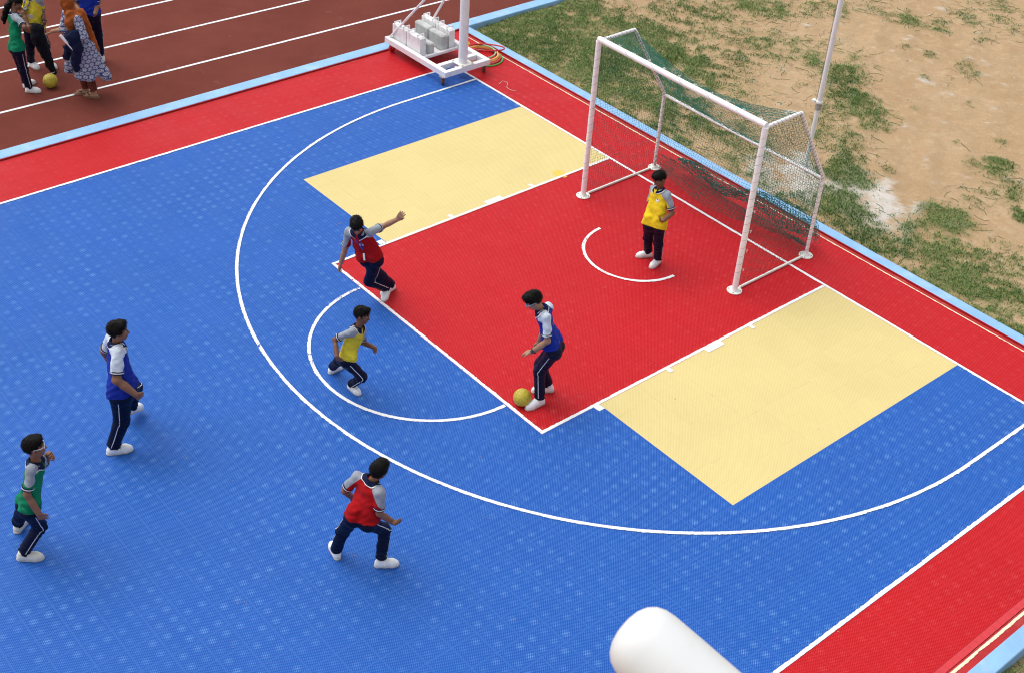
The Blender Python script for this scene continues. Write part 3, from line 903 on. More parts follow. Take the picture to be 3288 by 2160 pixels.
# creeping runners round the patches
P, gr = scatter(38000, (-6.5, 1.25), (6.5, 12.3), 21)
d0 = blobs(P, GRASS, 1)
v, dd = in_view(np.c_[P, np.zeros(len(P))], .18)
keep = v & (d0 > .05) & (d0 < .62) & (gr.uniform(size=len(P)) < .22*(.3+d0)) & (W1(P*1.3) > -.2)
P = P[keep]; n = len(P)
L = gr.uniform(.05, .34, n); az = gr.uniform(0, 6.283, n)
seg = 5
pts = [P]
for k in range(seg):
    az = az + gr.normal(0, .35, n); pts.append(pts[-1] + np.c_[np.cos(az), np.sin(az)]*(L/seg)[:, None])
V, F = [], []
for k, q in enumerate(pts):
    dr = np.c_[np.cos(az+1.57), np.sin(az+1.57)]*(.0038*(1-.6*k/seg))
    z = ground_z(q[:, 0], q[:, 1]) + .006 + .006*(k % 2)
    V += [np.c_[q-dr, z], np.c_[q+dr, z+.004]]
V = np.stack(V, 1).reshape(-1, 3); o = np.arange(n)*(2*seg+2)
F = np.concatenate([np.stack([o+2*k, o+2*k+1, o+2*k+3, o+2*k+2], -1) for k in range(seg)])
me = np_mesh('grass_runners', V, F, smooth=False)
at = me.attributes.new('tint', 'FLOAT', 'POINT'); at.data.foreach_set('value', np.repeat(np.clip(.12+.18*gr.normal(size=n), 0, .6), 2*seg+2).astype(np.float32))
tag(link('grass_runners', me, M['grass']), 'dark creeping grass runners spread over bare dirt', 'grass', kind='stuff')
# pebbles
P, gr = scatter(9000, (-6.5, 1.3), (6.5, 12.3), 31)
v, dd = in_view(np.c_[P, np.zeros(len(P))], .18)
P = P[v & (gr.uniform(size=len(P)) < .45)]; n = len(P)
OV = np.array([(1, 0, 0), (-1, 0, 0), (0, 1, 0), (0, -1, 0), (0, 0, .7), (0, 0, -.7)], float)
OF = np.array([(0, 2, 4), (2, 1, 4), (1, 3, 4), (3, 0, 4), (2, 0, 5), (1, 2, 5), (3, 1, 5), (0, 3, 5)])
sz = gr.uniform(.003, .009, n)*(1+2*(gr.uniform(size=n) < .03))
V = (OV[None]*sz[:, None, None]*gr.uniform(.6, 1.4, (n, 6, 1)) + np.c_[P, ground_z(P[:, 0], P[:, 1])+.002][:, None, :]).reshape(-1, 3)
F = (OF[None] + (np.arange(n)*6)[:, None, None]).reshape(-1, 3)
tag(link('pebbles', np_mesh('pebbles', V, F), simple('pebble', (.50, .45, .38), .9, .4, 40)), 'small pale stones and grit scattered on the dirt', 'gravel', kind='stuff')

# ------------------------------------------------------------------ small marks and litter on the court
th = [(-5.097, .174), (-5.125, .228), (-5.157, .303), (-5.121, .317), (-5.075, .332), (-5.003, .289), (-4.945, .214), (-4.883, .198), (-4.83, .197), (-4.781, .217), (-4.73, .253)]
tag(MB().tube([(x, y, .005) for x, y in th], .0045, 5).build('thread', simple('thread', (.62, .52, .46), .9, .3, 60), None), 'pale frayed thread lying on the red border near the stand', 'thread')
# spilt yellow stain on the pale panel
r = np.random.default_rng(5)
a = np.linspace(0, 2*math.pi, 40, endpoint=False)
rad = .105*(1 + .12*np.sin(3*a+1) + .05*r.normal(size=40))
sheet('paint_stain', [(-2.228 + 1.0*q*math.cos(t)*1.15, -1.003 + q*math.sin(t)*.8) for q, t in zip(rad, a)], .0022, simple('stain_yellow', (.72, .50, .07), .6, .1, 30), court)
# bits of dry leaf and grit blown onto the tiles
SP = [(2.789, -6.557), (2.231, -9.208), (5.544, -1.456), (2.388, -7.965), (1.591, -7.361), (-2.652, -4.674), (1.933, -3.192), (-2.945, -4.554), (-2.736, -4.513)]
LP = np.concatenate([np.repeat(np.array(SP), 5, 0) + r.normal(0, .035, (45, 2)), np.c_[r.uniform(-6, 6.8, 160), r.uniform(-12, .8, 160)]])
n = len(LP); ang = r.uniform(0, 6.28, n); sz = r.uniform(.004, .012, n); el = r.uniform(.3, .7, n)
u = np.c_[np.cos(ang), np.sin(ang), r.uniform(-.2, .2, n)]*sz[:, None]; w = np.c_[-np.sin(ang), np.cos(ang), r.uniform(-.3, .3, n)]*(sz*el)[:, None]
c = np.c_[LP, np.full(n, .0065)]
V = np.stack([c-u, c+w*.9+u*.1, c+u, c-w], 1).reshape(-1, 3)
tag(link('leaf_litter', np_mesh('leaf_litter', V, np.arange(4*n).reshape(-1, 4), smooth=False), simple('dry_leaf', (.33, .22, .12), .9, .5, 15)), 'tiny bits of dry leaf and grit blown over the court', 'litter', kind='stuff')

# ------------------------------------------------------------------ people: implicit bodies and clothes, meshed by surface nets
def v3(a): return np.array(a, np.float64)
def nrm(a): return a/(np.linalg.norm(a)+1e-12)
def smin(a, b, k):
    h = np.clip(.5+.5*(b-a)/k, 0, 1)
    return b+(a-b)*h - k*h*(1-h)
class Sdf:
    """a list of primitives joined by smooth union, optionally cut by planes and ruffled by waves"""
    def __init__(s): s.pr, s.cuts, s.waves, s.subs = [], [], [], []
    def cone(s, a, b, ra, rb, k=.02, M=None, f=1.0):
        s.pr.append(('c', v3(a), v3(b), ra, rb, k, M, f)); return s
    def ccone(s, a, b, ra, rb, k, c, n):      # cone with its far end cut flat
        s.pr.append(('k', v3(a), v3(b), ra, rb, k, None, 1.0, v3(c), nrm(v3(n)))); return s
    def ell(s, c, r, R=None, k=.015):
        s.pr.append(('e', v3(c), v3(r), np.eye(3) if R is None else R, 0, k, None, 1)); return s
    def chain(s, pts, rs, k=.02, **kw):
        for i in range(len(pts)-1): s.cone(pts[i], pts[i+1], rs[i], rs[i+1], k, **kw)
        return s
    def cut(s, c, n): s.cuts.append((v3(c), nrm(v3(n)))); return s      # keeps the side the normal points away from
    def prim(s, q, P):
        if q[0] == 'k':
            return np.maximum(s.prim(('c',)+q[1:8], P), (P-q[8]) @ q[9])
        if q[0] == 'c':
            _, a, b, ra, rb, k, Mx, f = q
            if Mx is not None:
                p0 = a
                Q = (P-p0) @ Mx.T; ba = Mx @ (b-a); a = np.zeros(3)
            else:
                Q = P-a; ba = b-a
            h = np.clip((Q @ ba)/(ba @ ba + 1e-12), 0, 1)
            return (np.linalg.norm(Q - h[..., None]*ba, axis=-1) - (ra+(rb-ra)*h))*f
        _, c, r, R, _, k, _, _ = q
        Q = (P-c) @ R            # columns of R are the local axes
        k0 = np.linalg.norm(Q/r, axis=-1); k1 = np.linalg.norm(Q/(r*r), axis=-1)
        return k0*(k0-1)/(k1+1e-9)
    def bounds(s, q, m):
        if q[0] in 'ck':
            r = max(q[3], q[4])
            if q[6] is not None: r = r*1.5
            return np.minimum(q[1], q[2])-r-m, np.maximum(q[1], q[2])+r+m
        r = np.max(q[2]); return q[1]-r-m, q[1]+r+m
    def post(s, d, P):
        for w, a in s.waves: d = d + a*w(P)
        for f in s.subs: d = np.maximum(d, f(P))
        for c, n in s.cuts: d = np.maximum(d, (P-c) @ n)
        return d
    def __call__(s, P):
        P = np.asarray(P, float); d = None
        for q in s.pr:
            e = s.prim(q, P); d = e if d is None else smin(d, e, q[5])
        return s.post(d, P)
    def grad(s, P, e=.003):
        P = np.asarray(P, float); g = np.zeros_like(P)
        for k in range(3):
            h = np.zeros(3); h[k] = e
            g[..., k] = (s(P+h)-s(P-h))/(2*e)
        return g/(np.linalg.norm(g, axis=-1, keepdims=True)+1e-9)
    def snap(s, P, off=.003, it=5):
        P = np.array(P, float)
        for _ in range(it): P = P - s.grad(P)*(s(P)-off)[..., None]
        return P
    def mesh(s, h):
        m = .045
        B = [s.bounds(q, .012) for q in s.pr]
        lo = np.min([b[0] for b in B], 0); hi = np.max([b[1] for b in B], 0)
        n = np.ceil((hi-lo)/h).astype(int)+2
        A = np.full(n, .06, np.float32)
        ax = [lo[k]+h*np.arange(n[k]) for k in range(3)]
        for q in s.pr:
            b0, b1 = s.bounds(q, m)
            i0 = np.clip(((b0-lo)/h).astype(int), 0, n-1); i1 = np.clip(np.ceil((b1-lo)/h).astype(int)+1, 1, n)
            sl = tuple(slice(i0[k], i1[k]) for k in range(3))
            g = np.stack(np.meshgrid(*[ax[k][sl[k]] for k in range(3)], indexing='ij'), -1)
            e = s.prim(q, g)
            A[sl] = smin(A[sl], np.minimum(e, .06), q[5])
        # ruffles and cuts only near the surface
        msk = np.abs(A) < .05
        I = np.nonzero(msk)
        P = np.stack([ax[k][I[k]] for k in range(3)], -1)
        A[I] = s.post(A[I].astype(float), P)
        if s.cuts or s.subs:
            I = np.nonzero(A <= -.05)
            if len(I[0]):
                P = np.stack([ax[k][I[k]] for k in range(3)], -1)
                d = A[I].astype(float)
                for f in s.subs: d = np.maximum(d, f(P))
                for c, nn in s.cuts: d = np.maximum(d, (P-c) @ nn)
                A[I] = d
        return surface_nets(A, lo, h)

def surface_nets(A, lo, h):
    s = A < 0
    cs = s[:-1, :-1, :-1].astype(np.int8)
    for d in ((1,0,0),(0,1,0),(0,0,1),(1,1,0),(1,0,1),(0,1,1),(1,1,1)):
        cs = cs + s[d[0]:A.shape[0]-1+d[0], d[1]:A.shape[1]-1+d[1], d[2]:A.shape[2]-1+d[2]]
    act = (cs > 0) & (cs < 8)
    I = np.stack(np.nonzero(act), -1)
    cid = np.full(act.shape, -1, np.int32); cid[act] = np.arange(len(I))
    cor = np.array([(x, y, z) for x in (0, 1) for y in (0, 1) for z in (0, 1)])
    val = np.stack([A[I[:, 0]+c[0], I[:, 1]+c[1], I[:, 2]+c[2]] for c in cor], -1).astype(float)
    acc = np.zeros((len(I), 3)); cnt = np.zeros(len(I))
    for a in range(8):
        for b in range(a+1, 8):
            if np.abs(cor[a]-cor[b]).sum() != 1: continue
            va, vb = val[:, a], val[:, b]
            x = (va < 0) != (vb < 0)
            t = np.where(x, va/(va-vb+1e-12*(va == vb)), 0)
            acc += np.where(x[:, None], cor[a]+t[:, None]*(cor[b]-cor[a]), 0); cnt += x
    V = lo + h*(I + acc/cnt[:, None])
    F = []
    for k in range(3):
        u, w = (k+1) % 3, (k+2) % 3
        sl0 = [slice(None)]*3; sl1 = [slice(None)]*3
        sl0[k] = slice(0, -1); sl1[k] = slice(1, None)
        a, b = s[tuple(sl0)], s[tuple(sl1)]
        E = np.stack(np.nonzero(a != b), -1)
        ok = (E[:, u] > 0) & (E[:, w] > 0) & (E[:, u] < act.shape[u]) & (E[:, w] < act.shape[w])
        E = E[ok]
        if not len(E): continue
        q = []
        for du, dw in ((-1, -1), (0, -1), (0, 0), (-1, 0)):
            c = E.copy(); c[:, u] += du; c[:, w] += dw
            q.append(cid[c[:, 0], c[:, 1], c[:, 2]])
        f = np.stack(q, -1)
        ins = a[E[:, 0], E[:, 1], E[:, 2]]
        F.append(np.where(ins[:, None], f, f[:, ::-1]))
    return V, np.concatenate(F)

def submesh(name, V, F, mat, parent):
    u, inv = np.unique(F, return_inverse=True)
    return link(name, np_mesh(name, V[u], inv.reshape(F.shape)), mat, parent)

def rot_to(x, y, z): return np.stack([x, y, z], -1)    # local axes as columns

def ribbon(name, S, pts, w, off, mat, parent, up=None, n=None):
    """thin strip lying on the surface of an implicit shape along given points"""
    P = S.snap(np.array(pts, float), off)
    G = S.grad(P)
    d = np.gradient(P, axis=0); d /= np.linalg.norm(d, axis=1)[:, None]+1e-9
    sd = np.cross(d, G); sd /= np.linalg.norm(sd, axis=1)[:, None]+1e-9
    A, B = P-sd*w/2, P+sd*w/2
    A = S.snap(A, off, 2); B = S.snap(B, off, 2)
    m = len(P); i = np.arange(m-1)
    C, D = A-S.grad(A)*.004, B-S.grad(B)*.004
    V = np.concatenate([A, B, C, D])
    F = np.concatenate([np.stack([i, i+1, m+i+1, m+i], -1), np.stack([2*m+i, 2*m+i+1, i+1, i], -1), np.stack([m+i, m+i+1, 3*m+i+1, 3*m+i], -1)])
    return link(name, np_mesh(name, V, F), mat, parent)

def cloth(name, col, rough=.9, sheen=.02, weave=500, spec=.15):
    t = NT(name); p = t.pos()
    c = t.mix(t.ramp(t.noise(p, 9, 4), .3, .7), tuple(v*.90 for v in col), tuple(min(1, v*1.08) for v in col))
    c = t.mix(t.ramp(t.noise(p, weave, 2), .35, .65, 0, .12), c, tuple(v*.6 for v in col))
    t.base(c).rough(rough); t.b.inputs['Specular IOR Level'].default_value = spec
    t.b.inputs['Sheen Weight'].default_value = sheen
    t.bump(t.math('ADD', t.noise(p, 20, 4, .6), t.math('MULTIPLY', t.noise(p, weave, 2), .15)), .6, .016)
    return t.m
def skin(name, col):
    t = NT(name); p = t.pos()
    c = t.mix(t.ramp(t.noise(p, 16, 4), .3, .7), tuple(v*.88 for v in col), tuple(v*1.1 for v in col))
    t.base(c).rough(.5); t.b.inputs['Specular IOR Level'].default_value = .35
    t.b.inputs['Subsurface Weight'].default_value = .08
    t.b.inputs['Subsurface Radius'].default_value = (.01, .004, .002)
    return t.m
def hair_mat():
    t = NT('black_hair'); p = t.pos()
    c = t.mix(t.ramp(t.noise(p, 90, 3), .3, .7), (.0018, .0015, .0015), (.0055, .0045, .0042))
    t.base(c).rough(.5); t.b.inputs['Specular IOR Level'].default_value = .09
    t.bump(t.noise(p, 170, 3), .25, .004)
    return t.m
SK = {'brown': skin('skin_brown', (.235, .110, .062)), 'dark': skin('skin_dark', (.175, .078, .046)), 'light': skin('skin_light', (.37, .20, .125))}
CL = {'red': cloth('shirt_red', (.36, .005, .008)), 'blue': cloth('shirt_blue', (.009, .028, .30)), 'yellow': cloth('shirt_yellow', (.74, .54, .018)),
      'lemon': cloth('shirt_lemon', (.70, .58, .045)), 'green': cloth('shirt_green', (.003, .19, .09)),
      'grey': cloth('sleeve_grey', (.30, .335, .39)), 'pale': cloth('sleeve_pale', (.58, .65, .76)),
      'navy': cloth('trim_navy', (.005, .009, .038)), 'trouser': cloth('trouser_navy', (.0022, .0050, .026), .55, .0, 700, .16), 'black': cloth('trouser_black', (.005, .006, .012), .8),
      'stripe': cloth('stripe_white', (.72, .73, .78)), 'sock': cloth('sock_white', (.72, .72, .74)),
      'rust': cloth('scarf_rust', (.30, .075, .014), .75), 'maroon': cloth('trouser_maroon', (.13, .030, .020), .8)}
M['hair'] = hair_mat()
M['shoe'] = simple('shoe_white', (.80, .81, .83), .45, .03, 30, .15, 90)
M['sole'] = simple('sole_offwhite', (.48, .47, .44), .6, .06, 30, dirt=(.35, .32, .27), dscale=25, damt=.5)
M['canvas'] = simple('shoe_canvas', (.66, .65, .58), .8, .05, 40, .2, 200)
M['eye'] = simple('eye_white', (.42, .38, .35), .25, .02)
M['iris'] = simple('eye_dark', (.012, .008, .006), .2, .02)
M['lip'] = simple('lips', (.20, .065, .05), .5, .1)
M['watch'] = simple('watch_black', (.012, .012, .014), .35, .1)
M['glass_frame'] = simple('spectacle_frame', (.75, .77, .80), .3, .03)
M['card'] = simple('card_white', (.82, .82, .84), .35, .02)
M['lanyard'] = cloth('lanyard_blue', (.02, .06, .42))
M['badge_ink'] = simple('badge_ink', (.02, .04, .22), .5, .05)
RIGHT = np.array([.6434, .7634, .057]); FH = np.array([-.7366, .6763, 0])
def look_dir(a, b, c): return nrm(a*RIGHT*np.array([1, 1, 0]) + b*FH + c*np.array([0, 0, 1.]))

def person(label, J, S, look, shirt, sleeve, skn='brown', fat=1.0, hair='short', gz=0.0, shoe='shoe', curl=(.35, .35), group=None,
           palm=None, thumb=None, glasses=None, watch=None, lanyard=False, badge=False, trouser='trouser', face=True, seed=0, dress=None, head_scale=1.0, hide=(), hem_=.02):
    J = {k: v3(v) for k, v in J.items()}
    s = S/1.6; rg = np.random.default_rng(100+seed)
    up = nrm(J['neck']-J['pel']); left = J['shL']-J['shR']; left = nrm(left-up*(left @ up)); fw = np.cross(left, up)
    hl = J['hipL']-J['hipR']; hl = nrm(hl); 
    RT = rot_to(left, fw, up)
    fl = .5*(J['ankL']+J['ankR'])
    root = empty('person', (float(fl[0]), float(fl[1]), gz))
    tag(root, label, 'person', group)
    sk = SK[skn]
    ky = 1/.74
    Mt = np.diag([1, ky, 1]) @ RT.T      # squash front to back
    mid = lambda t: J['pel'] + t*(J['neck']-J['pel'])
    Ls = np.linalg.norm(J['neck']-J['pel'])
    # head frame
    f = nrm(look); hu = J['head']-J['neck']; hu = nrm(.55*hu/np.linalg.norm(hu) + .45*up + .25*np.array([0, 0, 1.])); hu = nrm(hu-f*(hu @ f)); hx = np.cross(f, hu)   # hx: person's right
    RH = rot_to(-hx, f, hu)              # left, forward, up
    hs = .98*(.55*s+.45)*head_scale
    HC_ = J['head'] + hu*.006 - v3((0, 0, .028))*s
    hp = lambda x, y, z: HC_ + hs*(RH @ v3((x, y, z)))
    # ---- body, one continuous skin surface
    B = Sdf()
    B.cone(mid(.12)+left*.04*s, mid(.12)-left*.04*s, .075*s, .075*s, .03).cone(mid(.15), mid(.8), .072*s, .075*s, .04)
    B.cone(J['shL']*.94+J['neck']*.06-up*.03*s, J['shR']*.94+J['neck']*.06-up*.03*s, .026*s, .026*s, .03)
    B.cone(mid(.97)+fw*.006, hp(0, -.010, -.05), .046*s, .043*s, .02)
    B.ell(hp(0, -.010, .025), v3((.074, .093, .092))*hs, RH, .01).ell(hp(0, .018, -.045), v3((.056, .066, .068))*hs, RH, .03).ell(hp(0, .050, -.085), v3((.026, .026, .022))*hs, RH, .025)
    B.cone(hp(0, .083, .012), hp(0, .104, -.030), .009*hs, .013*hs, .012)       # nose
    for q in (-1, 1):
        B.ell(hp(q*.075, -.008, -.010), v3((.010, .019, .031))*hs, RH, .006)     # ears
        B.ell(hp(q*.030, .076, .032), v3((.022, .012, .008))*hs, RH, .010)       # brows
        B.ell(hp(q*.038, .062, -.025), v3((.022, .020, .020))*hs, RH, .015)      # cheeks
    B.ell(hp(0, .084, -.060), v3((.024, .010, .010))*hs, RH, .008)               # mouth
    for sd, q in (('L', 1), ('R', -1)):
        sh, el, wr, tip = J['sh'+sd], J['el'+sd], J['wr'+sd], J['tip'+sd]
        B.chain([sh, el, wr], [.032*s*fat**.5, .036*s*fat, .0255*s], .02)
        B.cone(el*.6+wr*.4, wr, .034*s*fat, .025*s, .02)
        d = nrm(tip-wr)
        n = v3(palm[sd]) if palm and sd in palm else -q*left
        n = nrm(n-d*(n @ d)); t = np.cross(d, n)
        tf = v3(thumb[sd]) if thumb and sd in thumb else fw
        if t @ tf < 0: t = -t
        k0 = wr + d*.070*s
        for i in range(4):
            o = (-.0275+.0185*i)*s
            B.cone(wr + d*.012*s + t*o*.5, k0 + t*o, .0135*s, .0125*s, .010)
        cu = curl[0] if sd == 'L' else curl[1]
        for i, ln in enumerate((.060, .074, .079, .070)):
            o = (-.029+.0193*i)*s; p0 = k0+t*o; a = cu*.7 + .08*(1.5-i)*0; r = .0092*s
            dd = nrm(d + t*(.10*(i-1.5)))
            for sg, m in enumerate((.45, .32, .23)):
                a2 = a + cu*sg*.9
                p1 = p0 + (dd*math.cos(a2) + n*math.sin(a2))*ln*m*s
                B.cone(p0, p1, r, r*.92, .004); p0 = p1; r *= .92
        p0 = wr + d*.022*s + t*.024*s; dt = nrm(d*.75+t*.62+n*.25)
        p1 = p0+dt*.036*s; p2 = p1 + nrm(d*.95+t*.2+n*.35)*.032*s
        B.chain([wr+d*.010*s+t*.010*s, p0, p1, p2], [.015*s, .0135*s, .0108*s, .0092*s], .006)
    for sd, q in (('L', 1), ('R', -1)):
        B.chain([J['hip'+sd], J['knee'+sd], J['ank'+sd]], [.070*s*fat, .046*s, .032*s], .03)
        B.cone(J['ank'+sd], J['toe'+sd]*.8+J['ank'+sd]*.2, .030*s, .022*s, .02)
    body = submesh('body', *B.mesh(.0065), sk, root)
    # ---- face details
    if face:
        for q in (-1, 1):
            c = hp(q*.0305, .0770, .010); r = .0112*hs
            ey = MB()
            V, F = ico(2)
            ey.add(V*r*v3((1, 1, .72)) @ RH.T + c, F.tolist()); e = ey.build('eye', M['eye'], root, True)
            ey = MB(); ey.add(V*.0070*hs @ RH.T + c + RH @ v3((0, .0078*hs, 0)), F.tolist()); ey.build('iris', M['iris'], e, True)
            P = np.array([hp(q*x, .0, z) + f*.11*hs for x, z in ((.012, .030), (.030, .036), (.048, .029))])
            ribbon('eyebrow', B, P, .008*hs, .002, M['hair'], root)
        P = np.array([hp(x, 0, z)+f*.11*hs for x, z in ((-.022, -.061), (-.010, -.058), (.010, -.058), (.022, -.061))])
        ribbon('lips', B, P, .011*hs, .0015, M['lip'], root)
    # ---- hair
    if hair != 'scarf':
        H = Sdf()
        H.ell(hp(0, -.014, .034), v3((.083, .101, .098))*hs, RH, .01)
        if hair == 'short': H.ell(hp(0, .045, .098), v3((.062, .050, .028))*hs, RH, .03)
        lines = {'short': ([-.12, -.08, -.03, .02, .06, .12], [-.075, -.068, -.030, .004, .040, .058]),
                 'tied': ([-.12, -.08, -.03, .02, .06, .12], [-.085, -.080, -.050, .000, .052, .075])}[hair]
        jw = Waves(50+seed, 14, 12, 40, 3)
        def hairline(P, lines=lines):
            Q = (P-HC_) @ RH / hs
            hlz = np.interp(Q[..., 1], *lines) + .010*jw(P) + .010*(np.abs(Q[..., 0]) < .02)*(Q[..., 1] > .06)
            return (hlz - Q[..., 2])*hs*.8
        H.subs.append(hairline)
        H.waves.append((Waves(60+seed, 26, 8, 26, 3), .0022*hs))
        V, F = H.mesh(.0062)
        # strands that break the outline
        N = 1500
        Fi = F[rg.integers(0, len(F), N)]; P0 = V[Fi].mean(1)
        nn = nrm(P0-HC_) if False else (P0-HC_)/np.linalg.norm(P0-HC_, axis=1)[:, None]
        crown = hp(.01, -.05, .13)
        tg = P0-crown; tg -= nn*(tg*nn).sum(1)[:, None]; tg /= np.linalg.norm(tg, axis=1)[:, None]+1e-6
        tg = tg + rg.normal(0, .22, tg.shape)
        tg -= nn*(tg*nn).sum(1)[:, None]; tg /= np.linalg.norm(tg, axis=1)[:, None]+1e-6
        ln = rg.uniform(.014, .034, N)[:, None]*hs; sdv = np.cross(tg, nn)*.0017
        tipP = P0 + tg*ln + nn*(ln*rg.uniform(.0, .26, (N, 1)))
        SV = np.stack([P0-nn*.002-sdv, P0-nn*.002+sdv, tipP], 1).reshape(-1, 3)
        SF = np.arange(3*N).reshape(-1, 3)+len(V)
        link('hair', np_mesh('hair', np.concatenate([V, SV]), [F, SF]), M['hair'], root)
    hf = np.cross(hl, nrm(.7*up + .3*np.array([0, 0, 1.])))
    # ---- shirt
    if shirt:
        G = Sdf()
        hem = J['pel'] + up*hem_*s
        c0, c1, c2 = mid(-.30), mid(.42), mid(.80)
        for q, sd in ((1, 'L'), (-1, 'R')):
            o = left*q
            G.cone(c0+o*.055*s*fat, c1+o*.050*s*fat, .106*s*fat, .106*s*fat, .05, Mt, .85)
            G.cone(c1+o*.050*s*fat, c2+o*.066*s, .106*s*fat, .096*s*fat**.5, .05, Mt, .85)
            hq, kq = J['hip'+sd], J['knee'+sd]
            G.cone(hq+up*.10*s, hq+nrm(kq-hq)*.10*s, .100*s*fat, .102*s*fat, .05)
            G.ell(hq-hf*.010*s, v3((.088, .088, .094))*s*fat, None, .05)
            sh = J['sh'+sd]
            G.cone(mid(.96)+o*.042*s-up*.02*s, sh-up*.020*s, .052*s, .045*s, .05)
        G.cone(mid(.78), mid(.965), .09*s, .066*s, .04)
        arms = {}
        for sd in 'LR':
            sh, el = J['sh'+sd], J['el'+sd]
            ax = nrm(el-sh); en = sh + (el-sh)*.78
            arms[sd] = (sh, en, ax, .0565*s*fat**.5)
            G.ccone(sh-ax*.005, en+ax*.03, .0490*s*fat**.5, .0570*s*fat**.5, .018, en, ax)
        ca = nrm(.6*up+.4*nrm(J['head']-J['neck'])); cb = mid(.955)
        def neckcut(P):
            h = (P-cb) @ ca; rad = np.linalg.norm(P-cb-h[..., None]*ca, axis=-1)
            return np.where(rad < .080*s, h-.012*s, -1.)
        G.subs.append(neckcut)
        G.cut(hem, -up + .12*fw)
        G.waves.append((Waves(200+seed, 16, 3, 9, 3), .0038))
        G.waves.append((Waves(300+seed, 14, 9, 20, 3), .0020))
        fw_ = Waves(350+seed, 8, 1.5, 4, 3)
        def drape(P, ph=rg.uniform(0, 6.28, 3)):
            Q = (P-J['pel']) @ RT
            lowz = np.clip(1.1-Q[..., 2]/(.42*s), 0, 1)
            a = np.sin(2*math.pi*(Q[..., 2]/.085 + .9*Q[..., 0]/.10) + 2.2*fw_(P)+ph[0]) + np.sin(2*math.pi*(Q[..., 2]/.105 - .8*Q[..., 0]/.10) + 2.2*fw_(P)+ph[1])
            return .0028*lowz*a*np.exp(-((Q[..., 2]-.13*s)/(.16*s))**2)
        G.waves.append((drape, 1.0))
        V, F = G.mesh(.0085)
        # raglan seam: plane from the collar side to the armpit on each side
        def raglan(P):
            best = np.full(len(P), -1.0)
            for q, sd in ((1, 'L'), (-1, 'R')):
                sh, en, ax, r = arms[sd]
                a = mid(.99)+left*q*.072*s; b = sh - up*.12*s + left*q*.012*s
                n = np.cross(nrm(b-a), fw); n = nrm(n); n = n if n @ (left*q) > 0 else -n
                pl = (P-a) @ n
                h = np.clip((P-sh) @ ax, 0, np.linalg.norm(en-sh)); da = np.linalg.norm(P-sh-h[:, None]*ax, axis=1)-r
                near_ = np.maximum(.022 - da, (P-sh) @ up + .045*s)
                best = np.maximum(best, np.minimum(pl, near_))
            return best
        sv = raglan(V)
        fs = sv[F].mean(1) > 0
        vb = np.zeros(len(V), int); np.bitwise_or.at(vb, F[fs].ravel(), 1); np.bitwise_or.at(vb, F[~fs].ravel(), 2)
        bi = np.nonzero(vb == 3)[0]
        if len(bi):
            Pb = V[bi]; e = .002; gsv = np.stack([(raglan(Pb+np.eye(3)[k]*e)-raglan(Pb-np.eye(3)[k]*e))/(2*e) for k in range(3)], -1)
            stp = raglan(Pb)[:, None]*gsv/((gsv**2).sum(1)[:, None]+.05); ln_ = np.linalg.norm(stp, axis=1)[:, None]
            V[bi] = Pb - stp*np.minimum(1, .007/(ln_+1e-9))
        submesh('shirt', V, F[~fs], CL[shirt], root)
        cen = V[F].mean(1)
        sideL = np.linalg.norm(cen-J['shL'], axis=1) < np.linalg.norm(cen-J['shR'], axis=1)
        for sd, msk in (('L', sideL), ('R', ~sideL)):
            if not (fs & msk).any(): continue
            sl = submesh('sleeve', V, F[fs & msk], CL[sleeve], root)
            sh, en, ax, r = arms[sd]
            u = nrm(np.cross(ax, fw)); w = np.cross(ax, u)
            def band(name, h0, h1, ro, mat, par):
                n = 28; ring = []
                for hh, rr in ((h0, ro-.006), (h0, ro), (h1, ro), (h1, ro-.012)):
                    ring.append([en+ax*hh+rr*(math.cos(6.2832*k/n)*u+math.sin(6.2832*k/n)*w) for k in range(n)])
                m = MB(); Vv = np.concatenate(ring); Ff = [(a*n+k, a*n+(k+1) % n, (a+1)*n+(k+1) % n, (a+1)*n+k) for a in range(3) for k in range(n)]
                m.add(Vv, Ff); return m.build(name, mat, par, True)
            cf = band('cuff', -.030*s, .002, r+.0035, CL['navy'], sl)
            band('cuff_stripe', -.019*s, -.010*s, r+.0048, CL['stripe'], cf)
        # collar
        ca = nrm(.6*up+.4*nrm(J['head']-J['neck'])); cl = nrm(left-ca*(left @ ca)); cf_ = np.cross(cl, ca); cb = mid(.955)
        n = 44; th = np.linspace(.22, 2*math.pi-.22, n)
        fr = np.exp(-(np.minimum(th, 2*math.pi-th)/.75)**2)
        def ringp(r, h, fx): return np.array([cb + (r+fx*fr[i])*s*(1.12*math.sin(th[i])*cl + math.cos(th[i])*cf_) + (h-(fx*.9+.012)*fr[i])*s*ca for i in range(n)])
        Rg = [ringp(.054, .028, 0), ringp(.060, .046, 0), ringp(.066, .044, 0), G.snap(ringp(.088, .012, .020), .006, 3), G.snap(ringp(.100, -.004, .032), .006, 3)]
        i = np.arange(n-1)
        colr = link('collar', np_mesh('collar', np.concatenate(Rg), np.concatenate([np.stack([a*n+i, a*n+i+1, (a+1)*n+i+1, (a+1)*n+i], -1) for a in range(4)])), CL['navy'], root)
        e0, e1 = G.snap(ringp(.0955, .002, .0285), .0085, 3), G.snap(ringp(.1015, -.004, .033), .0085, 3)
        link('collar_stripe', np_mesh('collar_stripe', np.concatenate([e0, e1]), np.stack([i, i+1, n+i+1, n+i], -1)), CL['stripe'], colr)
        if badge or lanyard:
            fr3 = lambda x, z, o=.2: mid(z) + left*x*s + fw*o
